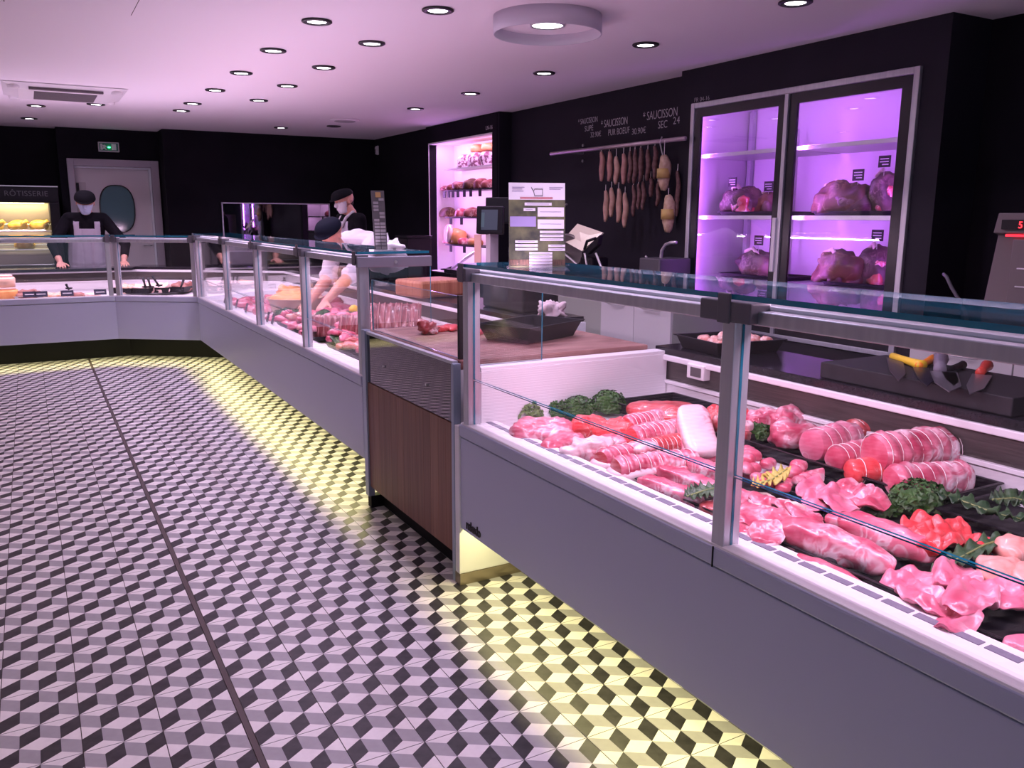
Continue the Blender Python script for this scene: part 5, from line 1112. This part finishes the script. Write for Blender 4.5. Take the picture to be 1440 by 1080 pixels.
for x in (42, 58, 94, 141):
    c = on_deli(x, 416 if x > 60 else 418); c.y = 9.13; t = thing('price_tag', 'small dark price tag on the deli counter front', 'price tag', (c.x, c.y, .652), 0, 'price tags on the deli counter')
    MB().obox((c.x, c.y, .68), (.055, 0, 0), (0, .008, .026), (0, .0012, 0)).build('tag_card', M('navy_tag', (.02, .02, .045), .4) if 'navy_tag' not in bpy.data.materials else bpy.data.materials['navy_tag'], t)
    MB().obox((c.x, c.y-.0016, .68), (.038, 0, 0), (0, .0012, .004), (0, .0006, 0)).build('chalk_line', m_chalk, t)
ca_ = -.599
for i, (x, y, m_, l) in enumerate(((182, 412, m_mix, 'black tray of golden salad next to the corner post'), (206, 412, m_pink, 'black tray of pink salad with serving tongs'), (232, 411, m_pink, 'black tray of ham salad with a serving spoon'), (256, 410, m_pate, 'black tray of dark relish beside the corner post'))):
    c = at(x, y, Z=.645); t = thing('salad_tray', l, 'tray', (c.x, c.y, .650), ca_)
    tray('bowl', '', (0, 0, 0), 0, .20, .30, .055, mat=m_tray); o = [k for k in bpy.data.objects if k.name.startswith('bowl') and k.parent is None][-1]
    for k in ('label', 'category'):
        if k in o: del o[k]
    o.parent = t; o.name = 'salad_bowl'
    blob(.18, .27, .10, 650+i, amp=.25, freq=22, sq=.55, fine=.15, nu=30).build('salad', m_, t, world=False, smooth=True)
spoon('black serving tongs standing in the pink salad', 205, 405, 201, 391, .72); spoon('black serving spoon leaning in the ham salad', 224, 403, 214, 388, .72); spoon('silver tipped spoon lying in the ham salad', 253, 408, 258, 394, .70); spoon('black serving fork standing in the pink salad', 212, 405, 208, 391, .72)
c = at(182, 396, Z=.70); t = thing('menu_card', 'dark tilted menu card behind the golden salad', 'sign', (c.x, c.y, .66)); MB().obox((c.x, c.y, .735), (.085, -.03, 0), (0, .02, .07), (.001, .003, 0)).build('card', m_blackpl, t)
for k in range(3): MB().obox((c.x-.001, c.y-.008, .76-.028*k), (.06, -.021, 0), (0, .001, .004), (.0004, .001, 0)).build('chalk_line', m_chalk, t)

# ================================================================== ROTISSERIE
ro = thing('rotisserie_oven', 'black rotisserie oven with lit glass window and golden chickens behind the deli counter', 'oven', (-.25, 12.2, 0))
x0, x1, yf = -.95, .36, 11.9
MB().box(x0, x1, yf+.02, 12.6, .10, .66).box(x0, x1, yf+.02, 12.6, 1.56, 1.76).box(x0, -.74, yf+.02, 12.6, .66, 1.56).box(.25, x1, yf+.02, 12.6, .66, 1.56).box(x0, x1, 12.5, 12.6, .66, 1.56).build('body', m_blackpl, ro, bevel=.01)
MB().box(x0, x1, yf+.01, yf+.02, 1.745, 1.758).build('top_trim', m_steel, ro)
for sx_ in (x0+.08, x1-.08):
    for sy_ in (yf+.1, 12.5): MB().tube([(sx_, sy_, 0), (sx_, sy_, .10)], .025, 10).build('foot', m_rubber, ro)
text('RÔTISSERIE', .088, (-.215, yf+.018, 1.635), (PI/2, 0, 0), M('grey_lettering', (.06, .06, .065), .5), ro, 'lettering', .001, space=1.05)
B(-.74, .25, 12.48, 12.5, .66, 1.56).build('oven_back', M('oven_liner', (.42, .36, .30), .3, .5), ro)
for z in (1.30, 1.05, .80): MB().tube([(-.74, yf+.26, z), (.25, yf+.26, z)], .010, 8).build('spit', m_steel, ro)
MB().box(-.74, .25, yf+.06, yf+.5, 1.215, 1.225).build('drip_shelf', m_steel, ro); MB().box(-.74, .25, yf+.06, yf+.5, .99, 1.0).build('drip_shelf', m_steel, ro)
B(-.74, .25, yf+.0225, yf+.028, .66, 1.56).build('oven_window', m_gl, ro)
m_roast = M('golden_roast_skin', (.80, .40, .05), .3, c2=(.90, .62, .16), scale=12, coat=.4)
for i, (cx_, z, l) in enumerate(((-.11, 1.235, 'golden roast chicken on the upper spit beside the oven wall'), (.115, 1.235, 'golden roast chicken on the upper spit beside the swing door'), (-.36, 1.235, 'golden roast chicken on the upper spit deep in the oven'), (-.05, 1.005, 'golden roast chicken on the lower shelf'))):
    t = thing('roast_chicken', l, 'chicken', (cx_, yf+.24, z)); blob(.22, .17, .15, 660+i, amp=.08, freq=9, sq=.9).build('chicken_body', m_roast, t, world=False, smooth=True)
    for s in (-1, 1): MB().tube([(.05, s*.06, .06), (.10, s*.055, .10), (.125, s*.04, .075)], [.034, .028, .012], 10).build('drumstick', m_roast, t, world=False, smooth=True)
o = area('oven_lamp', (-.05, yf+.08, 1.545), None, .7, .06, 8, (1, .74, .32)); o.rotation_euler = (.5, 0, 0)
o = area('oven_lamp', (-.05, yf+.28, 1.20), None, .7, .10, 4, (1, .82, .5))
MB().box(-.35, .2, yf+.27, yf+.33, 1.548, 1.558).build('lamp_bar', emat('oven_lamp_glow', (1, .85, .55), 6), ro)

# ================================================================== PEOPLE
m_skin = M('skin', (.62, .30, .22), .5, c2=(.70, .36, .27), scale=20); m_shirtk = M('black_shirt', (.006, .0055, .008), .85, spec=.1); m_shirtw = M('white_work_shirt', (.74, .70, .76), .7, c2=(.66, .62, .70), scale=9, bump=.3)
m_trou = M('dark_trousers', (.01, .01, .013), .85, spec=.1); m_shoe = M('black_shoe', (.015, .015, .015), .4); m_apron = M('lavender_grey_apron', (.40, .37, .44), .7, c2=(.36, .33, .40), scale=10)
m_cap = M('black_cap_cloth', (.006, .006, .008), .85, spec=.1); m_capn = M('navy_cap_cloth', (.007, .009, .018), .85, spec=.1); m_mask = M('pale_blue_mask', (.52, .60, .78), .7); m_maskw = M('white_mask', (.74, .70, .76), .7); m_hair = M('dark_hair', (.03, .018, .012), .7)
def capsule_mesh(mb, a, ra, b, rb, n=14):
    a, b = Vector(a), Vector(b); d = b-a; L = d.length; d = d.normalized() if L > 1e-6 else Vector((0, 0, 1)); x = d.orthogonal().normalized(); y = d.cross(x); rings = []
    for j in range(1, 5): t = -PI/2+PI/2*j/5; rings.append((a+d*ra*math.sin(t), ra*math.cos(t)))
    rings.append((a, ra)); rings.append((b, rb))
    for j in range(1, 5): t = PI/2*j/5; rings.append((b+d*rb*math.sin(t), rb*math.cos(t)))
    vs = [a-d*ra]+[c+(x*math.cos(2*PI*i/n)+y*math.sin(2*PI*i/n))*r for c, r in rings for i in range(n)]+[b+d*rb]; k = len(rings)
    fs = [(0, 1+(i+1) % n, 1+i) for i in range(n)]+[(1+j*n+i, 1+j*n+(i+1) % n, 1+(j+1)*n+(i+1) % n, 1+(j+1)*n+i) for j in range(k-1) for i in range(n)]+[(1+(k-1)*n+i, 1+(k-1)*n+(i+1) % n, 1+k*n) for i in range(n)]
    mb.add(vs, fs)
def hand_caps(wrist, fdir, pnorm, thumb_side, curl=.5, s=1.0):
    """palm, four unequal bent fingers and a thumb leaving the side of the palm"""
    w_, f, n_ = Vector(wrist), Vector(fdir).normalized(), Vector(pnorm).normalized(); n_ = (n_-f*n_.dot(f)).normalized(); sd = f.cross(n_)*thumb_side; C = []
    for k in (-1, -.33, .33, 1): C.append((w_+f*.015+sd*k*.020*s, .016*s, w_+f*.080*s+sd*k*.030*s, .0125*s, 'skin'))
    for k, L in ((1, .068), (.33, .078), (-.33, .072), (-1, .056)):
        b = w_+f*.085*s+sd*k*.031*s; spread = sd*k*.12
        d1 = (f*math.cos(curl*.5)+n_*math.sin(curl*.5)+spread).normalized(); d2 = (f*math.cos(curl*1.4)+n_*math.sin(curl*1.4)+spread).normalized()
        m = b+d1*L*.55*s; C.append((b, .0098*s, m, .0090*s, 'skin')); C.append((m, .0090*s, m+d2*L*.5*s, .0075*s, 'skin'))
    tb = w_+f*.025*s+sd*.030*s; tm = tb+(f*.55+sd*.75+n_*.25).normalized()*.042*s; C.append((tb, .013*s, tm, .011*s, 'skin')); C.append((tm, .011*s, tm+(f*.85+sd*.30+n_*.3).normalized()*.030*s, .009*s, 'skin'))
    return C
def head_caps(c, face, upv):
    """c = centre of the head between the ears; face = gaze direction"""
    c, f, u = Vector(c), Vector(face).normalized(), Vector(upv).normalized(); u = (u-f*u.dot(f)).normalized(); r = f.cross(u); K = []
    K.append((c+u*.035-f*.018, .090, c+u*.03+f*.012, .084, 'skin')); K.append((c+f*.022-u*.01, .072, c+f*.040-u*.075, .046, 'skin'))   # skull, face and jaw
    K.append((c+f*.082+u*.010, .012, c+f*.104-u*.022, .014, 'skin'))                                                                       # nose
    K.append((c+f*.082-u*.060, .016, c+f*.080-u*.052, .016, 'skin'))                                                                       # lips
    for s in (-1, 1):
        K.append((c+r*s*.078-f*.012+u*.016, .014, c+r*s*.082-f*.008-u*.022, .011, 'skin')); K.append((c+f*.072+u*.030+r*s*.018, .014, c+f*.066+u*.030+r*s*.042, .012, 'skin'))  # ears, brow
    K.append((c-u*.07-f*.015, .058, c-u*.15-f*.035, .062, 'skin'))                                                                         # neck
    return K, (f, u, r)
def person(label, loc, caps, mats, vox=.0065):
    keys = list(mats); mb = MB()
    for a, ra, b, rb, tg in caps: capsule_mesh(mb, a, ra, b, rb)
    me = bpy.data.meshes.new('tmp'); me.from_pydata(mb.v, [], mb.f); o = bpy.data.objects.new('tmp', me); COL.objects.link(o)
    r = o.modifiers.new('r', 'REMESH'); r.mode = 'VOXEL'; r.voxel_size = vox; s = o.modifiers.new('s', 'SMOOTH'); s.factor = .5; s.iterations = 3
    me2 = bpy.data.meshes.new_from_object(o.evaluated_get(bpy.context.evaluated_depsgraph_get())); bpy.data.objects.remove(o)
    n = len(me2.vertices); co = np.empty(n*3); me2.vertices.foreach_get('co', co); co = co.reshape(-1, 3); no = np.empty(n*3); me2.vertices.foreach_get('normal', no); no = no.reshape(-1, 3)
    F = len(me2.polygons); ce = np.empty(F*3); me2.polygons.foreach_get('center', ce); ce = ce.reshape(-1, 3); fn = np.empty(F*3); me2.polygons.foreach_get('normal', fn); fn = fn.reshape(-1, 3)
    best = np.full(F, 9.); lab_ = np.zeros(F, int)
    for a, ra, b, rb, tg in caps:
        a, b = np.array(a), np.array(b); d = b-a; L2 = max(d@d, 1e-9); t = np.clip((ce-a)@d/L2, 0, 1); dist = np.linalg.norm(ce-(a+t[:, None]*d), axis=1)-(ra+(rb-ra)*t)
        k = dist < best; best[k] = dist[k]; lab_[k] = keys.index(tg)
    t = thing('person', label, 'person', loc)
    me2.vertices.foreach_set('co', (co-np.array(loc)).ravel()); me2.polygons.foreach_set('use_smooth', [True]*F); me2.materials.clear()
    body = link('body', me2, [mats[k] for k in keys], t); ORG[body.name] = Vector(loc); me2.polygons.foreach_set('material_index', lab_.astype(np.int32)); me2.update()
    polys = [tuple(p.vertices) for p in me2.polygons]
    def shell(name, sel, off, mat, thick=.004):
        idx = np.nonzero(sel(ce, fn, lab_))[0]; used = sorted({v for i in idx for v in polys[i]}); mp = {v: i for i, v in enumerate(used)}
        vs = [tuple(co[v]+no[v]*off-np.array(loc)) for v in used]; m = bpy.data.meshes.new(name); m.from_pydata(vs, [], [tuple(mp[v] for v in polys[i]) for i in idx]); m.polygons.foreach_set('use_smooth', [True]*len(idx))
        x = link(name, m, mat, t); q = x.modifiers.new('s', 'SOLIDIFY'); q.thickness = thick; q.offset = 1; return x
    return t, shell, keys
def eyes(t, c, fr):
    f, u, r = fr
    for s in (-1, 1):
        p = Vector(c)+f*.078+u*.012+r*s*.032
        e = MB(); capsule_mesh(e, p, .0095, p+f*.001, .0095, 10); ob = e.build('eye', M('eye_white', (.7, .66, .64), .2) if 'eye_white' not in bpy.data.materials else bpy.data.materials['eye_white'], t, smooth=True)
        e = MB(); capsule_mesh(e, p+f*.006, .005, p+f*.0065, .005, 8); e.build('iris', m_hair, ob, smooth=True)
def flat_cap(t, c, fr, mat, peak=True):
    f, u, r = (Vector(k) for k in fr); c = Vector(c); vs = []; n, m = 28, 9; mb = MB()
    for j in range(m+1):
        th = PI/2*j/m
        for i in range(n):
            a = 2*PI*i/n; R_ = math.cos(th)**.6; x, y = math.cos(a)*R_, math.sin(a)*R_
            vs.append(c+f*(x*.122+.006)+r*y*.106+u*(.046+.078*math.sin(th)+.018*x*(1-math.sin(th))*-1))
    fs = [(j*n+i, j*n+(i+1) % n, (j+1)*n+(i+1) % n, (j+1)*n+i) for j in range(m) for i in range(n)]+[tuple(range(n))[::-1]]
    o = mb.add(vs, fs).build('cap', mat, t, smooth=True)
    if peak:
        pk = [c+f*(.085+.062*math.cos(a))+r*(.078*math.sin(a))+u*(.040-.012*math.cos(a)) for a in [-PI/2+PI*i/12 for i in range(13)]]
        MB().add([*pk, *[p+u*.009 for p in pk]], [tuple(range(13))[::-1], tuple(range(13, 26))]+[(i, i+1, 14+i, 13+i) for i in range(12)]+[(12, 0, 13, 25)]).build('cap_peak', mat, o)
    return o
def torso(hip, sh, side, tg, wh=.105, ws=.120, fwd=None):
    hip, sh, sd = Vector(hip), Vector(sh), Vector(side).normalized(); K = []
    for s in (-1, 1):
        K.append((hip+sd*s*.075, .115, hip.lerp(sh, .5)+sd*s*.065, .108, tg)); K.append((hip.lerp(sh, .5)+sd*s*.065, .110, sh+sd*s*.085-(sh-hip).normalized()*.06, .105, tg)); K.append((sh, .07, sh+sd*s*.165, .068, tg))
    K.append((hip, .12, sh-(sh-hip).normalized()*.05, .12, tg)); return K
def legs(hip, side, foot_dir, z0=0, spread=.10):
    hip, sd, fd = Vector(hip), Vector(side).normalized(), Vector(foot_dir).normalized(); K = []
    for s in (-1, 1):
        h = hip+sd*s*.09; kn = Vector((hip.x, hip.y, .48))+sd*s*spread+fd*.02; an = Vector((hip.x, hip.y, .09))+sd*s*spread
        K += [(h, .092, kn, .062, 'trouser'), (kn, .060, an, .045, 'trouser'), (an-Vector((0, 0, .045)), .042, an+fd*.15-Vector((0, 0, .055)), .034, 'shoe')]
    return K
MT = lambda sh: {'skin': m_skin, 'shirt': sh, 'trouser': m_trou, 'shoe': m_shoe}

# ---- man standing behind the deli counter, hands on the worktop
hip, sh = Vector((.55, 10.52, .93)), Vector((.555, 10.40, 1.375)); hc = Vector((.56, 10.35, 1.545)); face = Vector((-.10, -1, -.35)); upv = Vector((0, -.3, 1))
K, fr = head_caps(hc, face, upv); caps = K + torso(hip, sh, (1, 0, 0), 'shirt') + legs(hip, (1, 0, 0), (0, -1, 0))
for s, hx, hy in ((-1, .262, 9.965), (1, .865, 9.955)):
    S_ = sh+Vector((s*.185, 0, -.02)); Hd = Vector((hx, hy+.085, .918)); E_ = Vector((hx+s*.055, 10.30, 1.10))
    caps += [(S_, .066, E_, .052, 'shirt'), (E_, .050, E_.lerp(Hd, .62), .042, 'shirt'), (E_.lerp(Hd, .6), .036, Hd, .026, 'skin')]
    caps += hand_caps(Hd, (0, -1, -.10), (0, -.1, -1), 1 if s < 0 else -1, .30)
t, shell, keys = person('standing person in black cap, pale blue mask and grey apron, hands on the worktop', (.55, 10.5, 0), caps, MT(m_shirtk))
f, u, r = fr
sk = keys.index('skin'); shi = keys.index('shirt')
hcn, fn_, un_ = np.array(hc), np.array(f), np.array(u)
shell('face_mask', lambda c, n, l: (l == sk) & ((c-hcn)@un_ < .004) & ((c-hcn)@un_ > -.105) & ((c-hcn)@fn_ > .030) & (np.linalg.norm(c-hcn, axis=1) < .16), .004, m_mask)
shell('apron', lambda c, n, l: (c[:, 1] < 10.5) & (abs(c[:, 0]-.555) < np.where(c[:, 2] > 1.18, .125, .20)) & (c[:, 2] < 1.345-.0*c[:, 0]) & (c[:, 2] > .5) & (n[:, 1] < -.05) & (l != sk) & ~((c[:, 2] > 1.27) & (abs(c[:, 0]-.555) < .075)), .008, m_apron)
eyes(t, hc, fr); flat_cap(t, hc, fr, m_cap)

# ---- man in profile behind, facing the deli counter
hip, sh = Vector((2.92, 8.52, .95)), Vector((2.90, 8.52, 1.385)); hc = Vector((2.83, 8.50, 1.565)); face = Vector((-1, -.22, -.28)); upv = Vector((-.28, 0, 1)); side = Vector((.2, -1, 0))
K, fr = head_caps(hc, face, upv); caps = K + torso(hip, sh, side, 'shirt') + legs(hip, side, (-1, -.2, 0))
for s in (-1, 1):
    S_ = sh+side.normalized()*s*.185; E_ = S_+Vector((.02, 0, -.29)); Hd = E_+Vector((-.20, -s*.06, -.02))
    caps += [(S_, .066, E_, .052, 'shirt'), (E_, .048, E_.lerp(Hd, .75), .038, 'shirt'), (E_.lerp(Hd, .7), .034, Hd, .026, 'skin')] + hand_caps(Hd, (-1, 0, -.2), (0, s*.6, -1), -s, .6)
t, shell, keys = person('person in profile with black cap, white mask and apron strap over a black top', (2.92, 8.52, 0), caps, MT(m_shirtk))
f, u, r = fr; hcn, fn_, un_ = np.array(hc), np.array(f), np.array(u)
shell('face_mask', lambda c, n, l: (l == sk) & ((c-hcn)@un_ < .004) & ((c-hcn)@un_ > -.105) & ((c-hcn)@fn_ > .022) & (np.linalg.norm(c-hcn, axis=1) < .16), .004, m_maskw)
shell('apron', lambda c, n, l: (l == shi) & (c[:, 2] < 1.36) & (c[:, 2] > .96) & (n[:, 0] < -.2) & (abs(c[:, 1]-8.52) < .13), .008, m_apron)
d_ = Vector((-.045, 0, 0)); q = [sh+Vector((-.135, .07, -.09)), sh+Vector((-.075, .085, .02)), sh+Vector((.0, .075, .075)), sh+Vector((.045, 0, .085)), sh+Vector((.0, -.08, .075)), sh+Vector((-.075, -.09, .02)), sh+Vector((-.135, -.08, -.09))]
MB().tube(q, .016, 8).build('apron_strap', M('pale_strap', (.50, .48, .50), .7), t, smooth=True)
eyes(t, hc, fr); flat_cap(t, hc, fr, m_cap)
e = MB(); capsule_mesh(e, Vector(hc)-f*.055+u*.01, .062, Vector(hc)-f*.05-u*.02, .05); e.build('hair', m_hair, t, smooth=True)

# ---- man bending over the far counter, both arms in the display
hip, sh = Vector((2.77, 7.14, 1.02)), Vector((2.335, 6.76, 1.215)); hc = Vector((2.085, 6.62, 1.275)); face = Vector((-.72, -.50, -.48)); upv = Vector((-.38, -.28, .88)); side = Vector((.71, -.70, 0))
K, fr = head_caps(hc, face, upv); caps = K + torso(hip, sh, side, 'shirt') + legs(hip, side, (-.7, -.7, 0))
hands = []
for s, El, Hd in ((1, Vector((2.185, 6.50, .945)), Vector((1.935, 6.32, .775))), (-1, Vector((2.085, 6.73, .925)), Vector((1.865, 6.52, .765)))):
    S_ = sh+side.normalized()*s*.175
    caps += [(S_, .075, El, .064, 'shirt'), (El, .052, El.lerp(Hd, .35), .046, 'skin'), (El.lerp(Hd, .35), .046, Hd, .028, 'skin')]
    caps += hand_caps(Hd, (-.62, -.5, -.55), (.3, .2, -1), s, .7)
t, shell, keys = person('person in white shirt and navy cap bending over the far counter with bare forearms', (2.77, 7.14, 0), caps, MT(m_shirtw))
for s, El, S0 in ((1, Vector((2.185, 6.50, .945)), None), (-1, Vector((2.085, 6.73, .925)), None)):
    S_ = sh+side.normalized()*s*.175; d_ = (S_-El).normalized()
    MB().tube([El+d_*-.012, El+d_*.005, El+d_*.03, El+d_*.045], [.066, .074, .075, .066], 18).build('rolled_cuff', m_shirtw, t, smooth=True)
eyes(t, hc, fr); flat_cap(t, hc, fr, m_capn)
f, u, r = fr
e = MB(); capsule_mesh(e, Vector(hc)-f*.05+u*.005, .064, Vector(hc)-f*.045-u*.025, .052); e.build('hair', m_hair, t, smooth=True)
